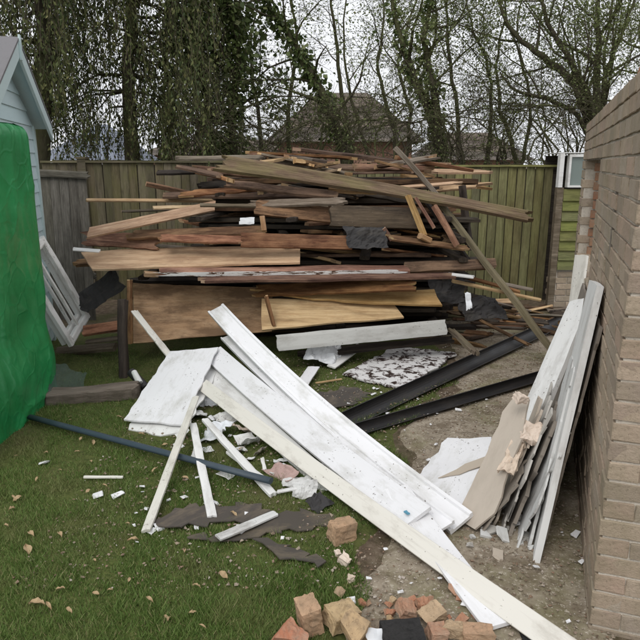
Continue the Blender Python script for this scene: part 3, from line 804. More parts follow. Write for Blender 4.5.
# ------------------------------------------------------------------ houses beyond the trees
def house(name, label, cx, cy, w, d, wall_h, roof_h, hip, wall_mat, roof_mat, ridge_dir='x', rz=0, windows=()):
    root = empty(name, (cx, cy, 0), rz); tag(root, label, 'house')
    def hp(nm, mb, mat, par=root):
        o = mb.build(nm, mat, par); o.matrix_parent_inverse = Matrix(); return o
    hp('wall', MB().box(-w / 2, w / 2, -d / 2, d / 2, 0, wall_h), wall_mat)
    # roof in stepped tile courses
    mb = MB(); k = 14
    for i in range(k):
        z0 = wall_h - 0.1 + roof_h * i / k; z1 = wall_h - 0.1 + roof_h * (i + 1) / k + 0.03
        def ring(t, z, ex):
            hx = (w / 2 + 0.4) * (1 - t) + (w / 2 - hip) * t; hy = (d / 2 + 0.4) * (1 - t) + 0.05 * t
            if hip < 0: hx = w / 2 + 0.3
            return [Vector((-hx - ex, -hy - ex, z)), Vector((hx + ex, -hy - ex, z)), Vector((hx + ex, hy + ex, z)), Vector((-hx - ex, hy + ex, z))]
        b = len(mb.v); mb.v += ring(i / k, z0, 0.05) + ring((i + 1) / k, z1, 0.0)
        for j in range(4): mb.f.append([b + j, b + (j + 1) % 4, b + 4 + (j + 1) % 4, b + 4 + j])
        mb.f.append([b + 3, b + 2, b + 1, b]); mb.f.append([b + 4, b + 5, b + 6, b + 7])
    hp('roof', mb, roof_mat)
    for (x0, x1, z0, z1) in windows:
        f = hp('window', MB().box(x0, x1, -d / 2 - 0.04, -d / 2 + 0.02, z0, z1), 'white_paint')
        hp('pane', MB().box(x0 + 0.07, x1 - 0.07, -d / 2 - 0.055, -d / 2 - 0.041, z0 + 0.07, z1 - 0.07), 'glass', f)
    return root
Hc = at(345, 150, 24)
house('brick_house', 'brick house with dark hipped tile roof seen through the trees behind the pile', Hc.x, 26.5, 4.9, 4.6, 2.6, 1.9, 1.5, 'house_brick', 'house_tile')
Hc = at(80, 150, 22)
house('rendered_house', 'pale rendered house with slate roof glimpsed between shed and dark evergreen', Hc.x, 24.5, 1.9, 5.0, 1.95, 1.25, 0.8, 'house_render', 'slate')
Hc = at(480, 150, 30)
house('brick_house', 'low reddish brick house half hidden by bare trees behind the green fence', Hc.x, 33.0, 4.6, 4.0, 2.0, 1.3, 1.2, 'house_brick', 'house_tile')
Hc = at(225, 150, 28)
house('brick_outbuilding', 'low brown outbuilding behind the trees left of the hipped house', Hc.x, 31.0, 7.0, 4.0, 2.2, 0.7, 0.9, 'house_brick', 'house_tile')

# ------------------------------------------------------------------ green tarpaulin over a stack by the shed
def tarp():
    x0, x1, y0, y1, top = -2.27, -2.03, 3.2, 4.68, 1.99
    # closed outline walked round the stack, with rounded corners
    prof = []
    def corner(cx, cy, r, a0):
        for i in range(5):
            a = a0 + math.pi / 2 * i / 4; prof.append((cx + r * math.cos(a), cy + r * math.sin(a)))
    r = 0.07
    corner(x1 - r, y1 - r, r, 0); corner(x0 + r, y1 - r, r, math.pi / 2); corner(x0 + r, y0 + r, r, math.pi); corner(x1 - r, y0 + r, r, 1.5 * math.pi)
    pts = []
    for i in range(len(prof)):
        a, b = Vector(prof[i]), Vector(prof[(i + 1) % len(prof)])
        k = max(1, int((b - a).length / 0.022))
        for q in range(k): pts.append(a.lerp(b, q / k))
    n_ = len(pts); c = Vector(((x0 + x1) / 2, (y0 + y1) / 2))
    rows = 90; v = []; f = []
    for j in range(rows + 1):
        z = top * (1 - j / rows)
        if z > top - 0.10:
            t = (top - z) / 0.10; inset = 1 - math.sqrt(max(0, 1 - (1 - t) ** 2)); inset *= 0.09
        else: inset = 0.0
        low = max(0, 0.55 - z) / 0.55
        for i, p in enumerate(pts):
            out = (p - c); o_ = Vector((1 if p.x > x1 - 0.05 else (-0.3 if p.x < x0 + 0.05 else 0), 1 if p.y > y1 - 0.08 else (-1 if p.y < y0 + 0.08 else 0)))
            if o_.length > 0: o_.normalize()
            u_ = p.y * 1.0
            ridge = lambda q, k: (1 - abs(noise.noise(q))) ** k
            fold = 0.006 * noise.noise(Vector((u_ * 3.2, z * 1.1, 1.3))) + 0.010 * ridge(Vector((u_ * 3.0 + z * 1.6, z * 1.2 - u_ * 1.5, 5.1)), 14) + 0.010 * ridge(Vector((u_ * 5.5, z * 0.7, 2.1)), 8)
            fold += 0.022 * low * ridge(Vector((u_ * 2.6 - z * 3.0, z * 1.0 + u_ * 2.0, 8.4)), 12) + 0.0 * ridge(Vector((u_ * 7, z * 6, 3.3)), 9)
            bulge = 0.022 * math.exp(-((z - 0.30) / 0.15) ** 2) - 0.02 * math.exp(-((z - 0.62) / 0.12) ** 2)
            skirt = 0.02 * low
            q = p + o_ * (fold + (bulge + skirt) * (1 if o_.x > 0 or o_.y > 0 else 0) - inset)
            zz = z + (0.010 * noise.noise(Vector((p.y * 4, p.x * 4, 2))) if j == 0 else 0)
            if j == rows: zz = 0.004 + 0.02 * abs(noise.noise(Vector((p.y * 5, 0, 7))))
            v.append((q.x, q.y, zz))
    for j in range(rows):
        for i in range(n_):
            i2 = (i + 1) % n_
            f.append((j * n_ + i, (j + 1) * n_ + i, (j + 1) * n_ + i2, j * n_ + i2))
    f.append(tuple(range(n_)))
    o = meshobj('tarpaulin', v, f, 'tarp', smooth=True)
    bm = bmesh.new(); bm.from_mesh(o.data); bmesh.ops.recalc_face_normals(bm, faces=bm.faces); bm.to_mesh(o.data); bm.free()
    tag(o, 'bright green tarpaulin draped over a tall stack in front of the blue shed', 'tarpaulin')
    return o
tarp()
# clear sheeting caught under its hem
o = crumple('plastic_sheet', gp(64, 383, 0.10), 0.30, 0.34, 0.05, 'net', rot=(R(20), R(28), 0.4), seed=4, thick=0.001); settle(o, 0.006)
tag(o, 'torn grey netting trailing on grass beside the green tarpaulin hem', 'netting')

# ------------------------------------------------------------------ the wood pile
def W(px, py, Y): return at(px, py, Y)
PL = [  # name, A(px,py,Y), B(px,py,Y), width, thick, roll, material, extras, label
 # top of the heap
 ('plank', (221, 161, 5.95), (530, 214, 5.72), 0.19, 0.045, -38, 'wood_lichen', dict(rag=0.03, taper=0.35, sag=-0.03), 'long grey plank with yellow lichen slanting across the top of the heap'),
 ('plank', (178, 157, 7.0), (262, 160, 7.0), 0.14, 0.03, -12, 'wood_grey', dict(rag=0.03), 'grey plank end poking out left at the very top of the heap'),
 ('plank', (232, 158, 7.1), (420, 170, 6.9), 0.16, 0.03, -15, 'wood_brown', dict(rag=0.05), 'brown board just behind the lichened top plank'),
 ('plank', (255, 153, 7.3), (352, 158, 7.2), 0.14, 0.03, 5, 'wood_red', dict(rag=0.06), 'reddish splintered board crowning the back of the heap'),
 ('plank', (300, 152, 7.45), (425, 166, 7.3), 0.12, 0.04, -10, 'wood_brown', dict(rag=0.05), 'brown rail behind the crown of the heap near the pole tip'),
 ('plank', (356, 166, 6.9), (430, 168, 6.8), 0.12, 0.045, -25, 'wood_red', dict(rag=0.03), 'red brown stub above the lichened plank just left of the pole'),
 ('plank', (430, 171, 7.3), (488, 174, 7.3), 0.16, 0.03, -10, 'wood_raw', dict(rag=0.03), 'tan board end at the top right of the heap against green fence'),
 ('plank', (405, 178, 7.2), (486, 184, 7.2), 0.13, 0.04, -20, 'wood_brown', dict(rag=0.05), 'brown board under the tan end at the top right'),
 ('plank', (440, 190, 7.0), (480, 185, 6.9), 0.10, 0.03, -30, 'wood_raw', dict(rag=0.09, nw=9), 'orange splintered stub at the top right of the heap'),
 ('plank', (157, 173, 6.6), (196, 172, 6.6), 0.06, 0.03, -30, 'wood_dark', dict(rag=0.01), 'dark stub jutting left, uppermost of the left side'),
 ('plank', (190, 170, 6.55), (290, 177, 6.5), 0.10, 0.03, -35, 'wood_red', dict(rag=0.06, nw=9), 'red brown splintered plank below the top left of the heap'),
 ('batten', (146, 184, 6.3), (200, 196, 6.5), 0.055, 0.045, -20, 'wood_brown', dict(rag=0.003), 'square cut dark batten jutting left above the pale lath'),
 ('plank', (188, 192, 6.3), (262, 189, 6.5), 0.10, 0.025, -30, 'wood_red', dict(rag=0.07, nw=9), 'torn reddish board right of the square cut batten'),
 ('lath', (86, 200, 6.1), (232, 201, 6.5), 0.035, 0.020, -40, 'wood_raw', dict(rag=0.004), 'thin pale lath sticking far out left over the fence boards'),
 ('plank', (165, 197, 6.4), (330, 196, 6.3), 0.13, 0.03, -18, 'wood_brown', dict(rag=0.03), 'brown board lying above the long pale lath'),
 ('lath', (153, 208, 6.0), (212, 206, 6.3), 0.04, 0.018, -30, 'wood_raw', dict(rag=0.004, taper=-0.3), 'short tan lath below the far sticking pale one'),
 ('lath', (200, 205, 5.9), (328, 208, 5.95), 0.035, 0.025, -40, 'wood_grey', dict(rag=0.004), 'pale grey lath running level across the upper middle of the heap'),
 ('plank', (225, 186, 6.2), (335, 196, 6.0), 0.09, 0.035, -35, 'wood_brown', dict(rag=0.02), 'brown plank on edge above the level grey lath'),
 ('plank', (200, 184, 6.6), (345, 180, 6.3), 0.12, 0.03, -30, 'wood_dark', dict(rag=0.03), 'dark plank on edge in shade under the lichened plank'),
 ('plank', (250, 203, 6.05), (345, 199, 5.9), 0.08, 0.03, -35, 'wood_grey', dict(rag=0.02), 'weathered plank on edge above the rough dark beam'),
 ('plank', (355, 188, 6.2), (425, 204, 6.1), 0.12, 0.03, -45, 'wood_dark', dict(rag=0.03), 'dark board sloping under the right of the lichened plank'),
 ('plank', (342, 190, 6.0), (378, 193, 6.05), 0.10, 0.03, -35, 'wood_raw', dict(rag=0.08, nw=9), 'short bright splintered piece under the middle of the lichened plank'),
 # upper left
 ('plank', (88, 233, 5.65), (215, 206, 6.2), 0.10, 0.03, -48, 'wood_raw', dict(rag=0.004, cut=0.5), 'clean tan plank slanting up to the right at the left of the heap'),
 ('plank', (84, 240, 5.9), (160, 244, 5.8), 0.14, 0.03, -60, 'wood_red', dict(rag=0.03), 'dark red board on edge below the slanting tan plank'),
 ('plank', (130, 233, 5.8), (262, 231, 5.8), 0.14, 0.03, -25, 'wood_red', dict(rag=0.03), 'red brown plank lying behind the slanting tan plank'),
 ('plank', (160, 238, 5.65), (243, 242, 5.55), 0.10, 0.025, -30, 'wood_red', dict(rag=0.02), 'red stained plank on edge above the big plywood sheet'),
 ('lath', (73, 249, 5.65), (100, 251, 5.7), 0.04, 0.012, -30, 'white_paint', dict(rag=0.004), 'small white strip jutting out at the far left of the heap'),
 ('plank', (76, 262, 5.95), (118, 263, 5.95), 0.10, 0.04, -30, 'wood_brown', dict(rag=0.02), 'brown offcut behind the white strip at the left of the heap'),
 # middle
 ('plank', (255, 207, 5.9), (336, 216, 5.85), 0.15, 0.04, -58, 'wood_brown', dict(rag=0.01), 'broad brown plank on edge left of the rough dark beam'),
 ('beam', (330, 216, 5.75), (420, 219, 5.85), 0.19, 0.07, -72, 'wood_beam', dict(rag=0.015), 'rough dark brown beam on edge in the middle of the heap'),
 ('plank', (241, 240, 5.60), (352, 243, 5.65), 0.125, 0.04, -65, 'wood_red', dict(rag=0.004), 'clean cut red plank on edge in the middle of the heap'),
 ('block', (262, 216, 5.75), (264, 230, 5.75), 0.045, 0.045, 0, 'wood_raw', dict(rag=0.004, seg=3), 'small upright tan block in the dark gap'),
 ('plank', (384, 228, 5.7), (392, 240, 5.7), 0.05, 0.04, 0, 'wood_red', dict(rag=0.006, seg=3), 'small red block under the right end of the dark beam'),
 ('batten', (408, 196, 5.75), (424, 236, 5.6), 0.05, 0.045, 10, 'wood_raw', dict(rag=0.004), 'steep tan batten at the right end of the dark beam'),
 ('batten', (416, 198, 5.7), (434, 228, 5.65), 0.04, 0.03, 10, 'wood_red', dict(rag=0.006), 'thin reddish stick just right of the steep tan batten'),
 ('block', (420, 235, 5.55), (430, 240, 5.6), 0.06, 0.05, 0, 'wood_raw', dict(rag=0.003, seg=3), 'orange sawn block at the foot of the steep tan batten'),
 ('batten', (434, 206, 5.8), (457, 246, 5.6), 0.05, 0.045, 10, 'wood_red', dict(rag=0.004), 'pinkish batten leaning beside the long thin pole'),
 ('plank', (390, 240, 5.55), (468, 248, 5.6), 0.09, 0.02, -20, 'wood_red', dict(rag=0.02), 'thin red plank under the leaning battens'),
 ('plank', (425, 200, 6.0), (470, 262, 5.9), 0.10, 0.03, 10, 'wood_dark', dict(rag=0.03), 'black stained board leaning behind the pinkish batten'),
 ('post', (462, 186, 6.6), (470, 250, 6.5), 0.07, 0.07, 0, 'wood_dark', dict(rag=0.01), 'dark upright stub at the right of the heap'),
 # long poles
 ('pole', (395, 148, 6.30), (448, 207, 6.20), 0.06, 0.05, 0, 'wood_grey', dict(rag=0.006), 'grey pole rising above the lichened plank, highest tip of the heap'),
 ('pole', (440, 203, 5.95), (551, 349, 5.35), 0.07, 0.05, 0, 'wood_pole', dict(rag=0.006), 'long greenish pole leaning from the heap down to the path'),
 # lower middle
 ('plank', (144, 274, 5.50), (158, 274, 5.55), 0.06, 0.05, -20, 'wood_raw', dict(rag=0.003, seg=3), 'pale sawn block end left of the white edged board'),
 ('plank', (160, 272, 5.45), (408, 269, 5.6), 0.13, 0.04, -10, 'wood_red', dict(rag=0.01), 'red brown board with white painted edge running across the heap'),
 ('plank', (404, 268, 5.65), (495, 264, 5.75), 0.10, 0.05, -50, 'wood_brown', dict(rag=0.01), 'grey brown rail end right of the white edged board'),
 ('plank', (203, 281, 5.45), (450, 278, 5.55), 0.14, 0.03, -6, 'wood_red', dict(rag=0.03), 'dark board with thin red edge under the white edged board'),
 ('plank', (255, 290, 5.45), (415, 286, 5.5), 0.15, 0.025, -30, 'wood_red', dict(rag=0.02), 'red faced board tucked above the pale tapering board'),
 ('lath', (449, 274, 5.6), (474, 277, 5.65), 0.07, 0.012, -10, 'white_paint', dict(rag=0.02), 'white splinter of board at the right of the heap'),
 ('lath', (452, 281, 5.7), (541, 300, 5.6), 0.04, 0.02, -20, 'wood_raw', dict(rag=0.006), 'long tan lath sticking out low at the right'),
 ('lath', (500, 283, 6.0), (533, 290, 5.9), 0.05, 0.02, -20, 'wood_grey', dict(rag=0.006), 'short grey lath behind the leaning pole'),
 ('lath', (462, 276, 5.9), (520, 292, 5.75), 0.04, 0.025, -20, 'wood_red', dict(rag=0.006), 'reddish lath above the long tan lath at the right'),
 ('batten', (130, 280, 5.47), (130, 344, 5.40), 0.06, 0.03, 90, 'wood_red', dict(rag=0.004), 'upright red batten at the left edge of the big brown sheet'),
 ('batten', (266, 296, 5.30), (274, 326, 5.26), 0.06, 0.025, 60, 'wood_red', dict(rag=0.01), 'short red batten leaning where two tan sheets meet'),
 # bottom
 ('board', (277, 343, 5.15), (446, 327, 5.45), 0.135, 0.03, -72, 'grey_paint', dict(rag=0.006), 'long white skirting board on edge at the foot of the heap'),
 ('plank', (300, 352, 5.35), (450, 340, 5.6), 0.10, 0.04, -10, 'wood_dark', dict(rag=0.02), 'dark board lying on the ground behind the white skirting'),
 ('plank', (452, 330, 5.5), (475, 353, 5.1), 0.07, 0.03, 10, 'wood_lichen', dict(rag=0.03), 'mossy broken board end right of the white skirting'),
 ('plank', (57, 352, 5.75), (116, 347, 5.6), 0.09, 0.05, -30, 'wood_grey', dict(rag=0.004), 'grey sawn timber lying behind the log on the grass'),
 ('plank', (84, 331, 5.55), (126, 325, 5.5), 0.10, 0.04, -40, 'wood_red', dict(rag=0.01), 'red brown timber stub under the left of the heap'),
 ('plank', (86, 342, 5.6), (130, 337, 5.5), 0.05, 0.03, -30, 'wood_grey', dict(rag=0.01), 'thin grey batten under the red brown timber stub'),
 ('post', (123, 300, 5.25), (124, 383, 5.02), 0.10, 0.07, 90, 'wood_dark', dict(rag=0.006), 'charred black post standing behind the end of the log'),
]
CATS = dict(plank='plank', lath='lath', batten='batten', beam='beam', block='wood block', pole='pole', post='post', board='board')
rp = random.Random(5)
for (nm, a, b, w, t, roll, mat, kw, lab) in PL:
    if nm == 'plank' and kw.get('rag', 0) >= 0.02:
        kw['rag'] *= 1.7; kw['nw'] = 10; kw['edge'] = 0.006
        a = (a[0], a[1] + rp.uniform(-2.5, 2.5), a[2] + rp.uniform(-0.12, 0.12)); b = (b[0], b[1] + rp.uniform(-2.5, 2.5), b[2] + rp.uniform(-0.12, 0.12))
    tag(plank(nm, W(*a), W(*b), w, t, roll, mat, endmat='wood_end' if mat in ('wood_red', 'wood_brown', 'wood_raw') else None, **kw), lab, CATS[nm])
# white painted edge strip on the red brown board, and its drips
wb = [o for o in COL.objects if o.get('label', '').startswith('red brown board with white painted edge')][0]
o = plank('painted_edge', Vector((0, 0, 0)), Vector((1, 0, 0)), 0.038, 0.004, 0, 'paint_flake', rag=0.03, seg=30, parent=wb, edge=0.004)
o.matrix_parent_inverse = Matrix(); Lw = (W(160, 272, 5.45) - W(408, 269, 5.6)).length
o.matrix_basis = Matrix.Translation((-0.03, -0.069, 0.0)) @ Matrix.Rotation(R(90), 4, 'X') @ Matrix.Diagonal((Lw * 0.96, 1, 1, 1))

SHEETS = [
 ('plywood_sheet', [(81, 252), (150, 248), (241, 246), (300, 246), (300, 262), (240, 264), (170, 267), (92, 269)], (W(81, 252, 5.85), W(241, 246, 5.9), W(92, 269, 5.50)), 0.018, 'wood_raw', 0.006, 'big pale plywood sheet lying tilted at the left of the heap'),
 ('plywood_sheet', [(133, 283), (272, 288), (272, 331), (200, 337), (133, 343)], (W(133, 283, 5.75), W(272, 288, 5.75), W(133, 343, 5.42)), 0.018, 'wood_ply', 0.006, 'large stained brown sheet leaning at the lower left of the heap'),
 ('plywood_sheet', [(262, 299), (330, 300), (394, 304), (404, 317), (330, 323), (262, 330)], (W(262, 299, 5.52), W(394, 304, 5.50), W(262, 330, 5.22)), 0.018, 'wood_raw', 0.008, 'tan sheet with worn edge leaning low in the middle of the heap'),
 ('plywood_sheet', [(250, 289), (340, 291), (434, 289), (442, 305), (360, 302), (300, 297)], (W(250, 289, 5.62), W(434, 289, 5.60), W(442, 305, 5.38)), 0.018, 'wood_raw', 0.008, 'pale tapering board above the worn tan sheet'),
]
for (nm, px, pl, th, mat, rag, lab) in SHEETS:
    tag(pxsheet(nm, px, plane3(*pl), th, mat, rag=rag, xdir=Vector((1, 0, 0)), warp=0.006, step=0.12), lab, 'plywood')
# fill added inside the heap: crossing plank courses, coloured dark so gaps look shaded
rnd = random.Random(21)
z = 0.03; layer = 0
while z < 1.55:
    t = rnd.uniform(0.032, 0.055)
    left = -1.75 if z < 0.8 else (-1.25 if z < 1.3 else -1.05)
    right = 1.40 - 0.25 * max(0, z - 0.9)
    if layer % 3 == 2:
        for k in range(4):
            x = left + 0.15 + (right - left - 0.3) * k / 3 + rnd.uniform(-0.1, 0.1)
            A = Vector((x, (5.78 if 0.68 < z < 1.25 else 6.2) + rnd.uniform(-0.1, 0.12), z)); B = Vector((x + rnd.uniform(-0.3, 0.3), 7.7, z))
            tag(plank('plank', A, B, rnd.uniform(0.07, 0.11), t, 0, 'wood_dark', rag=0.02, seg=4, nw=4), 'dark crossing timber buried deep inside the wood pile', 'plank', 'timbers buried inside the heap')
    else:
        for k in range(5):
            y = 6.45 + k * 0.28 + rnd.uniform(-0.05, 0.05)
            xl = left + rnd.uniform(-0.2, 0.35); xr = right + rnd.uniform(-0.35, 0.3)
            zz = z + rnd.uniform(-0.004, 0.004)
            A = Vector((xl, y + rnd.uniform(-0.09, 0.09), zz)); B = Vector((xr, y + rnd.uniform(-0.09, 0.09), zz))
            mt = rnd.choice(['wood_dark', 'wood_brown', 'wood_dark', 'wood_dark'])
            if k == 0: lab, grp = 'dark filler plank deep in the shaded front of the heap', 'shaded planks in the heap front'
            else: lab, grp = 'dark filler plank buried inside the wood pile', 'planks buried inside the heap'
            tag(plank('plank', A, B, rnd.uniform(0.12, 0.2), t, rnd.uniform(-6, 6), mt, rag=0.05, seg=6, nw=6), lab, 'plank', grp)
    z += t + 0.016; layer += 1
# loose sticks poking out of the front of the heap
COLW = dict(wood_brown='brown', wood_red='reddish', wood_grey='grey', wood_raw='tan', wood_dark='nearly black')
for i in range(62):
    px, py = rnd.uniform(195, 450), 158 + 104 * rnd.random() ** 1.3
    Y = rnd.uniform(6.1, 6.6); A = at(px, py, Y); L = rnd.uniform(0.3, 1.0); an = rnd.uniform(-0.5, 0.5); yw = rnd.uniform(-0.8, 0.8)
    mt = rnd.choice(['wood_brown', 'wood_red', 'wood_grey', 'wood_brown', 'wood_raw', 'wood_red', 'wood_dark'])
    sg = rnd.choice((-1, 1)); B = A + Vector((L * sg * math.cos(yw), abs(L * math.sin(yw)) + 0.1, -0.42 * an * L))
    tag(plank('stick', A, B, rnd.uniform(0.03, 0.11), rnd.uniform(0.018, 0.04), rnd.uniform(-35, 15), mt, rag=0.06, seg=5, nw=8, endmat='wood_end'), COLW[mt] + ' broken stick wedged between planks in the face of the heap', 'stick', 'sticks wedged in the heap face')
for i in range(58):
    px, py = rnd.uniform(446, 552), rnd.uniform(296, 350)
    if py > 345 - (px - 446) * 0.25 + 8: py -= 22
    p = gp(px, py, 0.0); hz = max(0.02, 0.30 * math.exp(-((p.x - 1.75) / 0.45) ** 2) * math.exp(-((p.y - 6.6) / 0.8) ** 2) * rnd.random() + 0.02)
    mt = rnd.choice(['wood_brown', 'wood_red', 'wood_grey', 'wood_dark', 'wood_dark', 'wood_raw', 'wood_brown'])
    L = rnd.uniform(0.12, 0.6); an = rnd.uniform(-0.9, 0.9)
    A = Vector((p.x, p.y, hz)); d = Vector((math.cos(an), math.sin(an), rnd.uniform(-0.3, 0.1))) * L
    B = A + d; B.z = max(0.015, B.z)
    tag(plank('stick', A, B, rnd.uniform(0.02, 0.08), rnd.uniform(0.012, 0.03), rnd.uniform(-60, 60), mt, rag=0.03, seg=3), COLW[mt] + ' broken stick in the litter of splinters below the green fence', 'stick', 'splintered litter below the green fence')
# felt and foil caught in the heap
def felt(loc, sx, sy, amp, rot, seed, lab, mat='felt', cat='roofing felt', name='felt_sheet', freq=6):
    return tag(crumple(name, loc, sx, sy, amp, mat, rot=rot, seed=seed, freq=freq), lab, cat)
felt(W(366, 238, 5.62), 0.36, 0.20, 0.05, (R(55), 0, 0.2), 3, 'crumpled black roofing felt hanging under the dark beam')
felt(W(100, 292, 5.75), 0.46, 0.22, 0.03, (R(60), R(-35), 0.1), 6, 'black felt sheet draped at the left end of the heap below plywood')
felt(W(480, 310, 5.75), 0.44, 0.24, 0.06, (R(50), 0, 0.3), 8, 'black plastic sheet crumpled at the lower right of the heap')
felt(W(447, 292, 5.75), 0.30, 0.22, 0.05, (R(60), 0, 0.1), 18, 'black felt scrap below the right end of the pale tapering board')
felt(W(247, 221, 5.85), 0.13, 0.06, 0.01, (R(70), 0, 0.05), 9, 'small white card in the dark gap of the heap', 'foil_white', 'scrap', 'white_scrap')
felt(W(468, 301, 5.5), 0.05, 0.15, 0.02, (R(70), 0, 0.15), 10, 'white flag of plastic against black sheet at the right', 'foil_white', 'scrap', 'white_scrap')

# ------------------------------------------------------------------ old window frames by the shed
wf = empty('window_frame', (0, 0, 0)); tag(wf, 'outer of the two old white casement frames leaning by the shed', 'window frame')
def casement(root, w, h, mat):
    t, d = 0.062, 0.045
    for (nm, A, B) in (('stile', (-w / 2, 0, h / 2), 0), ('stile', (w / 2, 0, h / 2), 0)):
        o = plank(nm, Vector((0, 0, 0)), Vector((h, 0, 0)), t, d, 0, mat, rag=0.004, parent=root, edge=0.003, seed=5); o.matrix_parent_inverse = Matrix()
        o.matrix_basis = Matrix.Translation(A) @ Matrix.Rotation(R(-90), 4, 'Y') @ Matrix.Rotation(R(90), 4, 'X')
        o.matrix_basis = Matrix.Translation(A) @ Matrix(((0, 1, 0, 0), (0, 0, 1, 0), (1, 0, 0, 0), (0, 0, 0, 1)))
    for zz in (t / 2, h - t / 2):
        o = plank('frame_rail', Vector((0, 0, 0)), Vector((w - t - 0.004, 0, 0)), t, d, 0, mat, rag=0.002, parent=root, edge=0.002, seed=6); o.matrix_parent_inverse = Matrix()
        o.matrix_basis = Matrix.Translation((0, 0, zz)) @ Matrix.Rotation(R(90), 4, 'X')
    o = plank('glazing_bar', Vector((0, 0, 0)), Vector((h - 2 * t - 0.004, 0, 0)), 0.022, 0.03, 0, mat, rag=0.002, parent=root, seed=7); o.matrix_parent_inverse = Matrix()
    o.matrix_basis = Matrix.Translation((0.01, 0, h / 2)) @ Matrix(((0, 1, 0, 0), (0, 0, 1, 0), (1, 0, 0, 0), (0, 0, 0, 1)))
def set_frame(root, bl, br, tl):
    x = (br - bl).normalized(); z = (tl - bl); z = (z - x * z.dot(x)).normalized(); y = z.cross(x)
    m = Matrix((x, y, z)).transposed().to_4x4(); m.translation = (bl + br) / 2; root.matrix_world = m
bl, br, tl = W(72, 345, 5.38), W(88, 318, 5.82), W(41, 250, 5.50)
casement(wf, (br - bl).length, (tl - bl).length, 'frame_old'); set_frame(wf, bl, br, tl)
wf2 = empty('window_frame', (0, 0, 0)); tag(wf2, 'inner old white casement frame, tucked behind the other by the shed', 'window frame')
casement(wf2, (br - bl).length * 0.96, (tl - bl).length * 0.97, 'frame_old'); off = Vector((-0.075, 0.03, 0.0)); set_frame(wf2, bl + off, br + off, tl + off * 0.9)

# old log / sleeper on the grass, with the post foot
A, B = gp(44, 397, 0.055), gp(139, 391, 0.055)
o = plank('log', A, B, 0.13, 0.11, 0, 'log_old', rag=0.02, seg=24, nw=7, edge=0.012); tag(o, 'weathered grey squared log lying on the grass beside the tarpaulin', 'log')
A, B = gp(131, 372, 0.14), gp(146, 388, 0.05)
mb = MB(); d = (B - A).normalized(); mb.tube([A, B], [0.035, 0.035], 14)
tag(mb.build('pipe_offcut', 'black_pvc', smooth=False), 'short black pipe offcut lying by the end of the log', 'pipe')
mb = MB(); A = gp(134, 372, 0.15); mb.tube([A, A + Vector((0.07, -0.1, -0.06))], [0.022, 0.026], 12); tag(mb.build('bottle', 'white_paint'), 'small white plastic tube lying on the black pipe offcut', 'tube')
mb = MB(); A = gp(155, 378, 0.03); mb.tube([A, A + Vector((0.06, -0.16, -0.004))], [0.026, 0.026], 12); tag(mb.build('tube', 'white_paint'), 'white plastic tube on the grass left of the white sheet', 'tube')

# ------------------------------------------------------------------ white boards sliding off the heap
BARGE = [(-0.075, -0.009), (0.075, -0.009), (0.075, 0.018), (0.058, 0.018), (0.050, 0.008), (-0.050, 0.008), (-0.058, 0.018), (-0.075, 0.018)]
BARGE2 = [(x * 0.62, y * 0.8) for x, y in BARGE]
FLAT = lambda w, t: [(-w / 2, -t / 2 + 0.002), (-w / 2 + 0.002, -t / 2), (w / 2 - 0.002, -t / 2), (w / 2, -t / 2 + 0.002), (w / 2, t / 2 - 0.002), (w / 2 - 0.002, t / 2), (-w / 2 + 0.002, t / 2), (-w / 2, t / 2 - 0.002)]
dn = lambda k: Vector((0, 0, -k))
def board(name, A, B, prof, mat, normal, bow, lab, cat='board', n=14):
    o = sweep(name, prof, bez(A, B, bow, n), mat, Vector(normal).normalized()); return tag(o, lab, cat)
board('fascia_board', W(216, 309, 5.33), gp(462, 524, 0.05), BARGE, 'white_pvc', (-0.25, -0.35, 0.9), dn(0.075), 'long white fascia board nearest the heap, running down to the path')
board('fascia_board', W(212, 352, 4.93), gp(418, 518, 0.115), FLAT(0.165, 0.02), 'white_pvc', (-0.22, -0.3, 0.93), dn(0.03), 'wide white board in the middle of the sliding boards')
board('cream_board', W(203, 385, 4.40), gp(585, 662, 0.06), FLAT(0.092, 0.022), 'cream_paint', (-0.55, -0.32, 0.75), dn(0.02), 'very long cream board reaching the bottom edge of the photo')
board('white_board', gp(396, 488, 0.13), gp(500, 626, 0.025), FLAT(0.13, 0.018), 'white_pvc', (0.0, -0.1, 1), dn(0.01), 'short white board poking out beneath the long cream board')
board('white_board', W(226, 337, 5.12), gp(447, 527, 0.075), BARGE2, 'white_pvc', (-0.1, -0.3, 0.95), dn(0.05), 'narrow lipped white strip between the fascia board and the wide board')
board('white_board', W(201, 366, 4.85), gp(330, 486, 0.03), FLAT(0.12, 0.016), 'white_paint', (-0.3, -0.2, 0.9), dn(0.01), 'white strip under the upper end of the cream board')
o = chunk('tape_scrap', (0.016, 0.026, 0.006), gp(407, 512, 0.135), (0, 0, 0.5), 'blue_tape', cuts=0, seed=3, z0=0.128, rough=0.002); tag(o, 'small blue scrap on the end of the wide white board', 'scrap')
plA = plane3(gp(123, 420, 0.06), gp(168, 352, 0.27), gp(183, 424, 0.07))
tag(pxsheet('white_sheet', [(124, 419), (146, 386), (170, 351), (218, 347), (203, 380), (182, 424), (150, 421)], plA, 0.012, 'white_pvc', rag=0.006, warp=0.01), 'wide white sheet sloping at the left of the white boards', 'sheet')
NOGRASS.append([tuple(gp(*p, 0.05).xy) for p in ((118, 432), (150, 385), (225, 385), (205, 420), (186, 440))])
NOGRASS.append([tuple(gp(*p, 0.03).xy) for p in ((338, 375), (372, 355), (396, 344), (460, 350), (440, 370), (398, 392))])
NOGRASS.append([tuple(gp(*p, 0.03).xy) for p in ((275, 470), (320, 480), (325, 500), (295, 500))])
plB = plane3(gp(123, 420, 0.04), gp(168, 352, 0.21), gp(183, 424, 0.045))
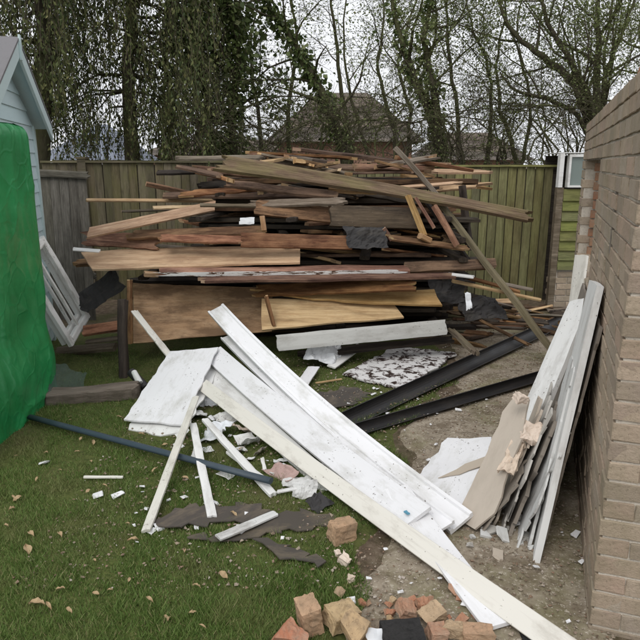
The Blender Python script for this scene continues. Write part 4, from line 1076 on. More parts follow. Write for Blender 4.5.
tag(pxsheet('white_sheet', [(128, 428), (150, 392), (175, 362), (222, 362), (205, 395), (184, 432), (160, 435)], plB, 0.010, 'white_paint', rag=0.012, warp=0.012, seed=4), 'torn white sheet underneath the wide sloping white sheet', 'sheet')
LATHS = [
 ((134, 311, 5.30), (176, 364, 4.85), 0.062, 0.014, 0, 'cream_paint', 'cream lath leaning on the brown sheet above the white boards'),
 (gp(196, 397, 0.20), gp(146, 531, 0.035), 0.046, 0.016, -10, 'cream_paint', 'longest cream lath crossing under the blue pipe onto the lawn'),
 (gp(193, 424, 0.12), gp(212, 517, 0.035), 0.045, 0.016, 5, 'white_paint', 'short white lath right of the longest cream lath'),
 (gp(205, 420, 0.13), gp(273, 495, 0.03), 0.045, 0.022, 0, 'white_paint', 'white lath ending past the tip of the blue pipe'),
 (gp(228, 452, 0.06), gp(262, 478, 0.035), 0.03, 0.016, 0, 'white_paint', 'small white strip above the tip of the blue pipe'),
 (gp(218, 538, 0.045), gp(276, 513, 0.045), 0.05, 0.012, 0, 'white_dirty', 'grey white slat lying on the dark felt on the lawn'),
 (gp(84, 477, 0.03), gp(123, 477, 0.03), 0.018, 0.010, 0, 'cream_paint', 'thin pale splinter alone on the lawn'),
 (gp(262, 458, 0.06), gp(265, 470, 0.03), 0.02, 0.012, 0, 'white_paint', 'tiny white stub by the pink insulation'),
 (gp(277, 492, 0.03), gp(303, 487, 0.05), 0.03, 0.010, 0, 'white_paint', 'white sliver beside the white lath end'),
 (gp(331, 367, 0.05), gp(361, 345, 0.11), 0.08, 0.014, -10, 'white_paint', 'white offcut right of the crumpled white plastic'),
 (gp(297, 392, 0.04), gp(314, 367, 0.07), 0.10, 0.014, 0, 'white_pvc', 'short white offcut above the sliding boards'),
 (gp(316, 383, 0.03), gp(342, 379, 0.03), 0.02, 0.01, 0, 'wood_raw', 'small tan splinter on grass beside the white offcut'),
]
for i, (A, B, w, t, roll, mat, lab) in enumerate(LATHS):
    if not isinstance(A, Vector): A = W(*A); B = W(*B)
    tag(plank('lath', A, B, w, t, roll, mat, rag=0.004, edge=0.002, seed=60 + i), lab, 'lath')
def tubeprof(r, n=18): return [(r * math.cos(2 * math.pi * i / n), r * math.sin(2 * math.pi * i / n)) for i in range(n)]
o = sweep('drain_pipe', [(x * 1.0, y * 0.75) for x, y in tubeprof(0.023)], bez(gp(30, 417, 0.045), gp(271, 481, 0.085), dn(0.0), 6), 'blue_pvc'); o.data.polygons.foreach_set('use_smooth', [len(p.vertices) == 4 for p in o.data.polygons]); tag(o, 'dark blue plastic pipe lying across the lawn to the white laths', 'pipe')
def channel(w, h, t):
    out = []; n = 12
    for i in range(n + 1):
        a = math.pi + math.pi * i / n; out.append((w / 2 * math.cos(a), h * math.sin(a) * 1.0 + h))
    inn = [((w / 2 - t) * math.cos(math.pi + math.pi * i / n), (h - t) * math.sin(math.pi + math.pi * i / n) + h) for i in range(n + 1)][::-1]
    return out + inn
o = sweep('gutter', channel(0.135, 0.06, 0.005), bez(gp(343, 426, 0.02), gp(568, 320, 0.03), Vector(), 8), 'black_pvc', Vector((0.25, -0.45, 0.85)).normalized()); tag(o, 'wide black open gutter lying diagonally in front of the heap', 'gutter')
o = sweep('gutter', channel(0.09, 0.05, 0.005), bez(gp(352, 434, 0.02), gp(552, 375, 0.025), Vector(), 8), 'black_pvc', Vector((-0.45, -0.75, 0.5)).normalized()); tag(o, 'narrower black gutter in front of the wide one', 'gutter')
tag(pxsheet('flaked_board', [(343, 373), (372, 359), (396, 347), (425, 349), (456, 353), (440, 366), (421, 378), (398, 386), (368, 380)], (Vector((0, 0, 0.04)), Vector((0.0, 0, 1))), 0.012, 'flaked', rag=0.03, step=0.07, warp=0.015), 'flaking white and black sheet lying flat on the grass', 'sheet')
o = crumple('plastic_wrap', gp(322, 352, 0.13), 0.34, 0.28, 0.07, 'foil_white', rot=(R(48), R(20), 0.3), seed=12, freq=7); settle(o, 0.01); tag(o, 'crumpled white plastic sitting under the white skirting', 'plastic')
# crumpled scraps heaped between sheet and boards
SCR = [(212, 398, 0.16, 0.16, 'foil_white', 'white foil scrap at the foot of the wide white sheet'), (228, 414, 0.18, 0.14, 'white_paint', 'torn white scrap tucked beside the cream board'),
       (197, 412, 0.14, 0.12, 'white_dirty', 'dirty white scrap between the laths'), (243, 428, 0.14, 0.11, 'foam_peach', 'brown paper scrap beside the cream board'),
       (251, 441, 0.13, 0.10, 'white_dirty', 'grey crumpled scrap below the brown paper'), (216, 432, 0.22, 0.18, 'foil_white', 'pale bluish sheet scrap above the pipe'),
       (283, 470, 0.20, 0.10, 'insulation_pink', 'pinkish insulation under the cream board'), (305, 488, 0.13, 0.10, 'white_dirty', 'grey white rag under the cream board')]
SCR += [(190, 398, 0.15, 0.12, 'white_paint', 'white torn scrap just below the wide white sheet'), (205, 386, 0.13, 0.10, 'white_pvc', 'bright white scrap at the top of the crossing laths'), (236, 446, 0.12, 0.08, 'white_dirty', 'dirty scrap just above the middle of the pipe'),
        (222, 400, 0.10, 0.09, 'plaster_grey', 'grey plaster scrap beside the white foil'), (262, 448, 0.10, 0.06, 'plaster_dark', 'dark scrap under the edge of the cream board'), (178, 440, 0.09, 0.05, 'white_pvc', 'small white flake touching the pipe by the cream lath'),
        (297, 478, 0.16, 0.08, 'white_dirty', 'dirty white rag right of the pinkish insulation'), (318, 500, 0.12, 0.09, 'felt', 'dark rag in the shade of the cream board'), (405, 478, 0.16, 0.10, 'felt', 'dark felt scrap left of the torn white sheet')]
for i, (px, py, sx, sy, mat, lab) in enumerate(SCR):
    o = crumple('scrap', gp(px, py, 0.05), sx, sy, 0.035, mat, rot=(R(15 + 7 * i % 30), R(-10 + 9 * i % 25), i * 0.9), seed=30 + i, nx=12, ny=9, freq=9); settle(o, 0.008); tag(o, lab, 'scrap')
rq = random.Random(15)
for i in range(22):
    px, py = rq.uniform(178, 300), rq.uniform(392, 482)
    if py > 395 + (px - 178) * 0.9 + 45: continue
    w_ = rq.uniform(0.03, 0.09)
    o = crumple('white_flake', gp(px, py, 0.05), w_ * 1.6, w_, 0.015, rq.choice(['white_pvc', 'white_paint', 'white_dirty']), rot=(rq.uniform(-0.5, 0.5), rq.uniform(-0.5, 0.5), rq.uniform(0, 6)), seed=200 + i, nx=5, ny=4, freq=12); settle(o, 0.012)
    tag(o, 'small torn white flake in the litter beside the crossing laths', 'scrap', 'white flakes beside the laths')
# felt on the lawn
FELT = [([(150, 524), (170, 515), (190, 507), (250, 504), (270, 510), (262, 517), (236, 522), (205, 527), (175, 529)], 'dark felt strip on the lawn below the white laths'),
        ([(186, 539), (230, 531), (268, 519), (302, 509), (332, 511), (334, 522), (300, 530), (262, 534), (214, 543)], 'long dark felt strip on the lawn under the grey slat'),
        ([(254, 541), (275, 543), (300, 549), (327, 560), (318, 567), (290, 560), (270, 551)], 'small ragged felt strip nearest the loose bricks'),
        ([(282, 408), (312, 392), (345, 386), (372, 392), (352, 404), (318, 414)], 'grey felt scrap on grass left of the gutters')]
for i, (px, lab) in enumerate(FELT):
    o = pxsheet('felt_strip', px, (Vector((0, 0, 0.028)), Vector((0, 0, 1))), 0.006, 'felt_lawn', rag=0.035, step=0.035, warp=0.035, seed=i + 2); tag(o, lab, 'roofing felt')
    NOGRASS.append([tuple(gp(*p, 0.02).xy) for p in px])

# ------------------------------------------------------------------ boards and plaster against the wall
def wallpt(t, z, out=0.0): return WO + WD * t + WN * out + Vector((0, 0, z))
def wsheet(name, t0, L, out0, out1, h, skew, thick, mat, rag, lab, seed, cat='plaster', step=0.05, warp=0.006):
    """sheet leaning on the wall: bottom edge out0 from the wall, top edge out1 from it"""
    P = [wallpt(t0, 0.008, out0), wallpt(t0 + L, 0.008, out0), wallpt(t0 + L * 0.85 + skew, h * 0.96, out1), wallpt(t0 + skew, h, out1)]
    return tag(sheet(name, P, thick, mat, rag=rag, seed=seed, step=step, xdir=P[3] - P[0], warp=warp), lab, cat)
wsheet('door_panel', 0.37, 0.50, 0.21, 0.04, 1.20, 0.36, 0.030, 'white_paint', 0.004, 'long white panel leaning highest on the brick wall', 3, 'board', 0.2, 0.003)
wsheet('gap_shade_sheet', 0.50, 1.6, 0.175, 0.016, 1.02, 0.16, 0.012, 'plaster_dark', 0.02, 'added dark sheet deepening the shade between tallest panel and wall', 5, 'board')  # added sheet, closes off the space behind the panel so it stays dark
A, B = Vector((0.90, 2.98, 0.0)), wallpt(1.72, 0.93, 0.03)
tag(plank('door_panel', A, B, 0.20, 0.04, 30, 'white_paint', rag=0.004, taper=0.25, seed=8), 'white panel leaning on the wall left of the tallest one', 'board')
A, B = wallpt(2.05, 0.70, 0.05), wallpt(2.35, 1.12, 0.02)
tag(plank('cream_board', A, B, 0.15, 0.02, 60, 'cream_paint', rag=0.004, cut=0.4, seed=9), 'small bright cream board in the wall opening above the panels', 'board')
wsheet('plaster_slab', 0.47, 0.40, 0.235, 0.10, 0.80, 0.26, 0.014, 'white_dirty', 0.03, 'broken white faced slab leaning just left of the tallest panel', 12)
rnd = random.Random(44)
LEAN = ['beige edged plaster slab fanned lowest in the broken stack', 'plaster slab second from the bottom of the fanned stack', 'plaster slab in the middle of the fanned stack', 'upper plaster slab of the fanned stack', 'pale plaster slab near the white panels', 'thin plaster slab behind the peach foam', 'short plaster slab at the back of the fanned stack', 'dirty plaster slab against the tallest panel', 'narrow plaster slab on top of the fan']
for i, lab in enumerate([l for q, l in enumerate(LEAN[::-1]) if q not in (2, 5, 7)]):
    mt = ['white_dirty', 'plaster_dark', 'plaster_grey', 'plaster_beige', 'plaster_dark', 'plaster_beige'][i]
    wsheet('plaster_slab', 0.50 + 0.03 * i + rnd.uniform(-0.12, 0.12), rnd.uniform(0.3, 0.75), 0.275 + 0.045 * i + rnd.uniform(-0.01, 0.01), 0.12 + 0.042 * i + rnd.uniform(-0.02, 0.02), 0.66 - 0.075 * i + rnd.uniform(-0.14, 0.06), rnd.uniform(0.05, 0.34), rnd.choice((0.009, 0.012, 0.018)), mt, 0.055, lab, 20 + i, step=0.035)
for i in range(22):
    p = gp(rnd.uniform(468, 545), rnd.uniform(505, 560), 0)
    sz = rnd.uniform(0.025, 0.08)
    o = chunk('plaster_shard', (sz, sz * 0.7, 0.012), p, (rnd.uniform(-0.5, 0.5), rnd.uniform(-0.5, 0.5), rnd.uniform(0, 6)), ['plaster_grey', 'plaster_beige', 'white_dirty'][i % 3], cuts=1, seed=300 + i, z0=0.006, rough=0.002, sub=1)
    tag(o, 'small plaster shard on the ground below the leaning slabs', 'plaster', 'plaster shards below the slabs')
plP = plane3(gp(462, 523, 0.03), gp(498, 515, 0.13), gp(520, 393, 0.58))
tag(pxsheet('plasterboard', [(456, 519), (470, 486), (487, 452), (503, 411), (518, 392), (529, 398), (524, 425), (517, 450), (503, 484), (494, 512), (474, 529)], plP, 0.012, 'plaster_beige', rag=0.012, warp=0.008), 'smooth beige plasterboard piece lying on the broken plaster stack', 'plaster')
plQ = plane3(gp(413, 489, 0.03), gp(490, 440, 0.10), gp(470, 500, 0.08))
tag(pxsheet('white_sheet', [(411, 489), (428, 462), (447, 438), (470, 439), (492, 436), (488, 452), (487, 470), (476, 487), (462, 505), (440, 500)], plQ, 0.012, 'white_pvc', rag=0.012, warp=0.02, seed=7), 'torn white sheet lying left of the beige plasterboard', 'sheet')
tag(pxsheet('paper_tear', [(438, 478), (465, 464), (488, 455), (480, 466), (460, 474)], (plQ[0] + plQ[1] * 0.012, plQ[1]), 0.004, 'plaster_beige', rag=0.008, seed=9), 'tan torn paper strip on the torn white sheet', 'scrap')
o = crumple('foam_piece', gp(513, 455, 0.34), 0.07, 0.20, 0.03, 'foam_peach', rot=(R(35), R(10), -0.5), seed=71, freq=11, thick=0.03); tag(o, 'peach coloured torn foam lying on the beige plasterboard', 'foam')
o = crumple('foam_piece', gp(531, 432, 0.44), 0.09, 0.10, 0.03, 'foam_peach', rot=(R(35), R(10), -0.3), seed=73, freq=11, thick=0.03); tag(o, 'pale foam lump above the torn peach foam', 'foam')
o = chunk('plaster_lump', (0.06, 0.05, 0.04), gp(521, 398, 0.60), (0.3, 0.2, 0.4), 'foam_peach', cuts=1, seed=5, z0=0.57); tag(o, 'small cream lump at the tip of the beige plasterboard', 'plaster')

# ------------------------------------------------------------------ loose bricks
BR = 'brick_rubble'; RD = 'brick_red'
RUB = [('brick', (309, 632), (0.085, 0.10, 0.13), (0.12, -0.15, 0.35), 0, BR, 11, 'yellowish brick standing on end at the left of the loose bricks'),
       ('brick', (341, 628), (0.13, 0.095, 0.08), (0.2, 0.1, 0.6), 0, BR, 12, 'yellow brown brick with mortar on top beside the standing brick'),
       ('broken_brick', (288, 648), (0.14, 0.10, 0.075), (0.4, 0.3, 0.2), 2, RD, 13, 'pointed orange brick fragment at the bottom edge, leftmost'),
       ('broken_brick', (352, 648), (0.12, 0.10, 0.08), (0.3, -0.5, 0.9), 1, BR, 14, 'tan brick half tilted at the bottom edge'),
       ('charred_block', (402, 650), (0.16, 0.12, 0.085), (0.05, 0.0, 0.1), 0, 'coal_black', 15, 'black block among the loose bricks'),
       ('broken_brick', (403, 620), (0.10, 0.07, 0.05), (0.2, 0.4, 0.2), 1, RD, 26, 'dull red brick lump behind the black block'),
       ('broken_brick', (423, 612), (0.06, 0.05, 0.045), (0.5, 0.1, 0.5), 1, RD, 17, 'small red brick lump nearest the path'),
       ('broken_brick', (431, 624), (0.105, 0.075, 0.055), (0.3, -0.25, 0.5), 1, BR, 18, 'tan angular brick piece right of the black block'),
       ('broken_brick', (434, 641), (0.10, 0.07, 0.05), (0.1, 0.1, 0.2), 1, RD, 19, 'orange brick bit in front of the tan angular piece'),
       ('broken_brick', (452, 636), (0.11, 0.06, 0.045), (0, 0.1, -0.2), 1, BR, 20, 'flat brown brick slip left of the white board end'),
       ('broken_brick', (478, 641), (0.12, 0.07, 0.05), (0, 0, -0.1), 0, BR, 22, 'flat brick slip under the white board end'),
       ('brick', (342, 541), (0.13, 0.085, 0.10), (0.0, 0.05, 0.55), 0, BR, 23, 'single brick on the grass under the long cream board'),
       ('broken_brick', (372, 641), (0.07, 0.06, 0.04), (0.2, 0.1, 1.2), 1, BR, 24, 'small tan brick bit left of the black block')]
rb = random.Random(77)
for i in range(26):
    px, py = rb.gauss(400, 45), rb.uniform(596, 640)
    sz = rb.uniform(0.015, 0.045)
    o = chunk('brick_crumb', (sz, sz * 0.8, sz * 0.6), gp(px, py), (rb.random(), rb.random(), rb.random() * 6), rb.choice([BR, RD, RD]), cuts=1, seed=500 + i, z0=0.004, rough=0.002, sub=1)
    tag(o, 'small broken brick crumb scattered around the loose bricks', 'brick', 'brick crumbs around the loose bricks')
for (nm, px, size, rot, cuts, mat, sd_, lab) in RUB:
    o = chunk(nm, tuple(c * 0.9 for c in size), gp(*px), rot, mat, cuts=cuts, seed=sd_, z0=0.004, rough=0.0045, sub=6); tag(o, lab, 'brick' if 'brick' in nm else 'block')
o = crumple('scrap', gp(382, 630, 0.09), 0.11, 0.06, 0.012, 'foil_white', rot=(R(20), 0, 0.1), seed=81, nx=8, ny=6); settle(o, 0.05); tag(o, 'white scrap tucked behind the black block', 'scrap')
tag(pxsheet('slate_piece', [(517, 622), (545, 620), (556, 634), (566, 652), (530, 655)], (Vector((0, 0, 0.02)), Vector((0, 0, 1))), 0.012, 'coal_black', rag=0.006), 'dark slate piece under the end of the cream board', 'slate')
# cream lumps on the grass edge
for (px, py, s, lab) in ((345, 566, 0.05, 'cream mortar lump on the grass edge, larger one'), (352, 583, 0.03, 'small round cream lump on the grass edge'), (338, 557, 0.03, 'small mortar crumb beside the larger cream lump'), (362, 410, 0.04, 'pinkish lump on the soil above the gutter'), (337, 346, 0.07, 'ochre stone by the crumpled white plastic')):
    o = chunk('mortar_lump', (s, s * 0.8, s * 0.7), gp(px, py), (0.2, 0.3, px), 'foam_peach', cuts=1, seed=px, z0=0.004); tag(o, lab, 'lump')

# ------------------------------------------------------------------ litter: leaves and chips on the lawn, crumbs on the path
rnd = random.Random(9)
def leaf_mesh(seed):
    r = random.Random(seed); v = []; f = []
    n = 6
    for i in range(n + 1):
        u = i / n; w = 0.5 * math.sin(math.pi * min(1, u * 1.02)) ** 0.8 * 0.55
        z = 0.18 * math.sin(u * 3 + r.random()) + 0.06 * r.random()
        v += [(u - 0.5, -w, z + 0.12 * r.random()), (u - 0.5, 0, z - 0.06), (u - 0.5, w, z + 0.12 * r.random())]
    for i in range(n):
        for j in range(2): f.append((3 * i + j, 3 * i + 3 + j, 3 * i + 4 + j, 3 * i + 1 + j))
    me = bpy.data.meshes.new('dead_leaf'); me.from_pydata(v, [], f); me.materials.append(M['leaf_dead']); return me
LM = [leaf_mesh(i) for i in range(5)]
spots = [(16, 456), (40, 422), (13, 497), (27, 550), (37, 604), (60, 470), (77, 452), (93, 443), (46, 453), (60, 535), (100, 425), (120, 418), (95, 560), (133, 540), (110, 590), (150, 600), (60, 590), (70, 420), (155, 470), (185, 478), (165, 445), (105, 486), (88, 492), (118, 494)]
while len(spots) < 56:
    px, py = rnd.uniform(4, 330), rnd.uniform(415, 636)
    spots.append((px, py))
for i, (px, py) in enumerate(spots):
    p = gp(px, py, 0.025)
    o = bpy.data.objects.new('dead_leaf', LM[i % 5]); link(o); s = rnd.uniform(0.022, 0.055)
    if i in (3, 4): s = 0.07
    o.location = p; o.rotation_euler = (rnd.uniform(-0.4, 0.4), rnd.uniform(-0.4, 0.4), rnd.uniform(0, 6.28)); o.scale = (s, s * rnd.uniform(0.5, 1), s)
    tag(o, 'curled dry tan leaf lying on the lawn', 'leaf', 'dry leaves on the lawn')
CH = []
for k in range(3):
    bm = bmesh.new(); bmesh.ops.create_cube(bm, size=1)
    for v in bm.verts: v.co = Vector((v.co.x * (1 + rnd.uniform(-.4, .4)), v.co.y * (0.7 + rnd.uniform(-.3, .3)), v.co.z * 0.18 + v.co.x * rnd.uniform(-.1, .2)))
    me = bpy.data.meshes.new('paint_chip'); bm.to_mesh(me); bm.free(); me.materials.append(M['white_pvc']); CH.append(me)
cs = [(97, 495), (118, 494), (45, 462), (160, 527), (213, 502)]
while len(cs) < 90:
    if len(cs) < 35: cs.append((rnd.uniform(130, 345), rnd.uniform(420, 545)))
    elif len(cs) < 62: cs.append((rnd.gauss(400, 35), rnd.gauss(410, 26)))
    else: cs.append((rnd.uniform(350, 590), rnd.uniform(400, 630)))
for i, (px, py) in enumerate(cs):
    p = gp(px, py, 0.026); s = rnd.uniform(0.012, 0.04) if i > 4 else 0.05
    o = bpy.data.objects.new('paint_chip', CH[i % 3]); link(o); o.location = p; o.scale = (s, s, s); o.rotation_euler = (rnd.uniform(-.3, .3), rnd.uniform(-.3, .3), rnd.uniform(0, 6))
    tag(o, 'white chip of paint or plaster lying loose on the ground', 'chip', 'white chips on the ground')
def crumbs(name, P, smin, smax, mat, seed):
    rs_ = np.random.RandomState(seed); n = len(P)
    base = np.array([(1, 0, 0), (0, 1, 0), (-1, 0, 0), (0, -1, 0), (0, 0, .6), (0, 0, -.6)])
    s = (smin + (smax - smin) * rs_.rand(n) ** 3)[:, None, None]
    a = rs_.rand(n) * 6.28; ca, sa = np.cos(a)[:, None], np.sin(a)[:, None]
    b = (base[None] * (0.5 + 0.9 * rs_.rand(n, 6, 3)) + 0.25 * rs_.randn(n, 6, 3)) * s
    V = np.stack([b[..., 0] * ca - b[..., 1] * sa, b[..., 0] * sa + b[..., 1] * ca, b[..., 2]], -1) + P[:, None]
    F = (np.array([(0, 1, 4), (1, 2, 4), (2, 3, 4), (3, 0, 4), (1, 0, 5), (2, 1, 5), (3, 2, 5), (0, 3, 5)])[None] + 6 * np.arange(n)[:, None, None]).reshape(-1, 3)
    return stuff(meshobj(name, V.reshape(-1, 3).tolist(), F.tolist(), mat))
q = rs.rand(34000, 2); Pp = np.stack([-0.3 + 3.0 * q[:, 0], 1.7 + 5.6 * q[:, 1] ** 1.3], 1)
Pp = Pp[(poly_sd(Pp, PATH) + 0.05 * rs.randn(len(Pp))) > 0.0]
o = crumbs('rubble_crumbs', np.column_stack([Pp, np.full(len(Pp), 0.013)]), 0.0012, 0.0095, 'crumb', 3); o['label'] = 'small crumbs of mortar and brick strewn over the path'; o['category'] = 'crumbs'
q = rs.rand(7500, 2); Pp = np.stack([-1.3 + 2.6 * q[:, 0], 2.3 + 3.2 * q[:, 1]], 1); Pp = Pp[poly_sd(Pp, LAWN) > 0.0]
o = crumbs('rubble_crumbs', np.column_stack([Pp, np.full(len(Pp), 0.022)]), 0.002, 0.010, 'crumb', 4); o['label'] = 'small pale crumbs scattered in the grass around the white boards'; o['category'] = 'crumbs'
# grass
keep = np.ones(len(LP), bool)
for poly in NOGRASS: keep &= poly_sd(LP, poly) + 0.03 * np.sin(LP[:, 0] * 40) * np.sin(LP[:, 1] * 31) < 0.02
LPk = LP[keep]
bare = fbm2(LPk[:, 0], LPk[:, 1], 6.1, 1.6)
LPk = LPk[rs.rand(len(LPk)) > np.clip(bare * 1.6 - 0.15, 0, 0.88)]
o = stuff(blades('grass', np.column_stack([LPk, np.full(len(LPk), 0.006)]), 0.023, 0.0040, 'grass', lean=0.9, tall=np.clip(1.0 + 0.9 * fbm2(LPk[:, 0], LPk[:, 1], 2.2, 5.0), 0.35, 2.2))); o['label'] = 'short mown lawn grass with worn brownish patches'; o['category'] = 'grass'

# ------------------------------------------------------------------ trees beyond the fence
def leaves_mesh(name, P, D, size, mat, parent, seed=1, width=0.6):
    """folded four-point leaves at P pointing along D"""
    rs_ = np.random.RandomState(seed); n = len(P); P = np.array(P); D = np.array(D)
    D = D / (np.linalg.norm(D, axis=1, keepdims=True) + 1e-9)
    rv = rs_.randn(n, 3); S = np.cross(D, rv); S /= (np.linalg.norm(S, axis=1, keepdims=True) + 1e-9); N = np.cross(S, D)
    L = (size * (0.6 + 0.8 * rs_.rand(n)))[:, None]; w = L * width * 0.5
    V = np.empty((n, 4, 3)); V[:, 0] = P; V[:, 1] = P + D * L * 0.45 + S * w + N * w * 0.35; V[:, 2] = P + D * L; V[:, 3] = P + D * L * 0.45 - S * w + N * w * 0.35
    me = bpy.data.meshes.new(name); me.vertices.add(4 * n); me.vertices.foreach_set('co', V.ravel())
    I = np.arange(n)[:, None] * 4; F = np.concatenate([I + [0, 1, 2], I + [0, 2, 3]], 1).reshape(-1)
    me.loops.add(6 * n); me.loops.foreach_set('vertex_index', F)
    me.polygons.add(2 * n); me.polygons.foreach_set('loop_start', np.arange(0, 6 * n, 3)); me.polygons.foreach_set('loop_total', np.full(2 * n, 3))
    me.update(); me.validate(); me.materials.append(M[mat])
    return link(bpy.data.objects.new(name, me), parent)
def grow(mb, rnd, p, d, r, L, level, tips, spec):
    """a branch and, recursively, its side shoots"""
    k = 5 if level < 2 else 3
    pts = [p.copy()]; rad = [r]; q = p.copy(); dd = d.normalized()
    for i in range(k):
        dd = (dd + Vector((rnd.gauss(0, 1), rnd.gauss(0, 1), rnd.gauss(0, 1))) * spec['wander'] + Vector((0, 0, spec['up'][min(level, 3)]))).normalized()
        q = q + dd * (L / k); pts.append(q.copy()); rad.append(max(0.0026, r * (1 - 0.75 * (i + 1) / k)))
    mb.tube(pts, rad, 5 if level < 2 else 3, cap=False)
    side(mb, rnd, pts, rad, L, level, tips, spec)
def side(mb, rnd, pts, rad, L, level, tips, spec, lo=0.25):
    n = spec['n'][level] if level < len(spec['n']) else 0
    if n == 0:
        for p, a in zip(pts[1:], pts[:-1]): tips.append((p, (p - a).normalized()))
        return
    for i in range(n):
        t = lo + (1 - lo) * (i + rnd.random()) / n; s = t * (len(pts) - 1); j = min(int(s), len(pts) - 2)
        p = pts[j].lerp(pts[j + 1], s - j); ax = (pts[j + 1] - pts[j]).normalized()
        rv = Vector((rnd.gauss(0, 1), rnd.gauss(0, 1), rnd.gauss(0, 0.8)))
        perp = (rv - ax * rv.dot(ax)).normalized()
        d = ax * rnd.uniform(0.35, 0.8) + perp * rnd.uniform(0.7, 1.0)
        grow(mb, rnd, p, d, max(0.0035, rad[j] * rnd.uniform(0.35, 0.6)), spec['len'][level] * rnd.uniform(0.6, 1.3), level + 1, tips, spec)
def stem_points(path, Y, dY=0.0):
    """control points (px, py) at depth Y, smoothed"""
    P = [at(px, py, Y + dY * i / max(1, len(path) - 1)) for i, (px, py) in enumerate(path)]
    out = []
    for i in range(len(P) - 1):
        p0, p1, p2, p3 = P[max(i - 1, 0)], P[i], P[i + 1], P[min(i + 2, len(P) - 1)]
        for k in range(4):
            t = k / 4
            out.append(0.5 * ((2 * p1) + (p2 - p0) * t + (2 * p0 - 5 * p1 + 4 * p2 - p3) * t * t + (3 * p1 - p0 - 3 * p2 + p3) * t ** 3))
    out.append(P[-1]); return out
BARE = dict(wander=0.16, up=(0.12, 0.08, 0.05, 0.02), n=(8, 5, 3), len=(1.3, 0.7, 0.34))
def bare_tree(name, label, stems, Y, spec=BARE, seed=1, leaf=(0.035, 8, 'leaf_bud'), cat='tree', group=None, ivy=None, width=0.6):
    rnd = random.Random(seed)
    root = empty(name, (at(stems[0][0][0][0], 160, Y).x, Y, 0)); tag(root, label, cat, group)
    off = Vector(root.location)
    tips = []; tr = MB(); br = MB(); ivp = []; ivd = []
    for (path, r0, dY, sc_) in stems:
        pts = stem_points(path, Y, dY)
        if pts[0].z > 0.05: pts = [Vector((pts[0].x, pts[0].y, -0.02))] + pts
        m = len(pts)
        pts = [p + Vector((rnd.gauss(0, 0.018), rnd.gauss(0, 0.018), 0)) for p in pts]
        rad = [max(0.008, r0 * (1 - 0.8 * i / (m - 1))) for i in range(m)]
        tr.tube(pts, rad, 8, cap=False)
        s2 = dict(spec); s2['n'] = (int(spec['n'][0] * sc_),) + tuple(spec['n'][1:])
        side(br, rnd, pts, rad, 3, 0, tips, s2, lo=0.22)
        if ivy:
            for i in range(int(ivy[0] * sc_)):
                s = rnd.uniform(ivy[2], 1) * (m - 1); j = min(int(s), m - 2); p = pts[j].lerp(pts[j + 1], s - j)
                a = Vector((rnd.gauss(0, 1), rnd.gauss(0, 1), rnd.gauss(0, 0.6))).normalized()
                ivp.append(p + a * (rad[j] + abs(rnd.gauss(0, ivy[1])))); ivd.append(a + Vector((0, 0, -0.9)))
    def fin(mb, nm, mat):
        mb.v = [v - off for v in mb.v]; o = mb.build(nm, mat, root, smooth=True); o.matrix_parent_inverse = Matrix(); return o
    fin(tr, 'trunk', 'bark'); fin(br, 'branches', 'bark')
    P = []; D = []
    for (p, d) in tips:
        for k in range(leaf[1]):
            if leaf[1] == 1 and rnd.random() < 0.3: continue
            P.append(p - off + Vector((rnd.gauss(0, 0.085), rnd.gauss(0, 0.085), rnd.gauss(0, 0.085)))); D.append(d + Vector((rnd.gauss(0, 0.7), rnd.gauss(0, 0.7), rnd.gauss(0, 0.7))))
    if P: leaves_mesh('crown', P, D, leaf[0], leaf[2], root, seed, width).matrix_parent_inverse = Matrix()
    if ivp: leaves_mesh('ivy', [p - off for p in ivp], ivd, 0.075, 'leaf_ivy', root, seed + 1, 0.85).matrix_parent_inverse = Matrix()
    return root
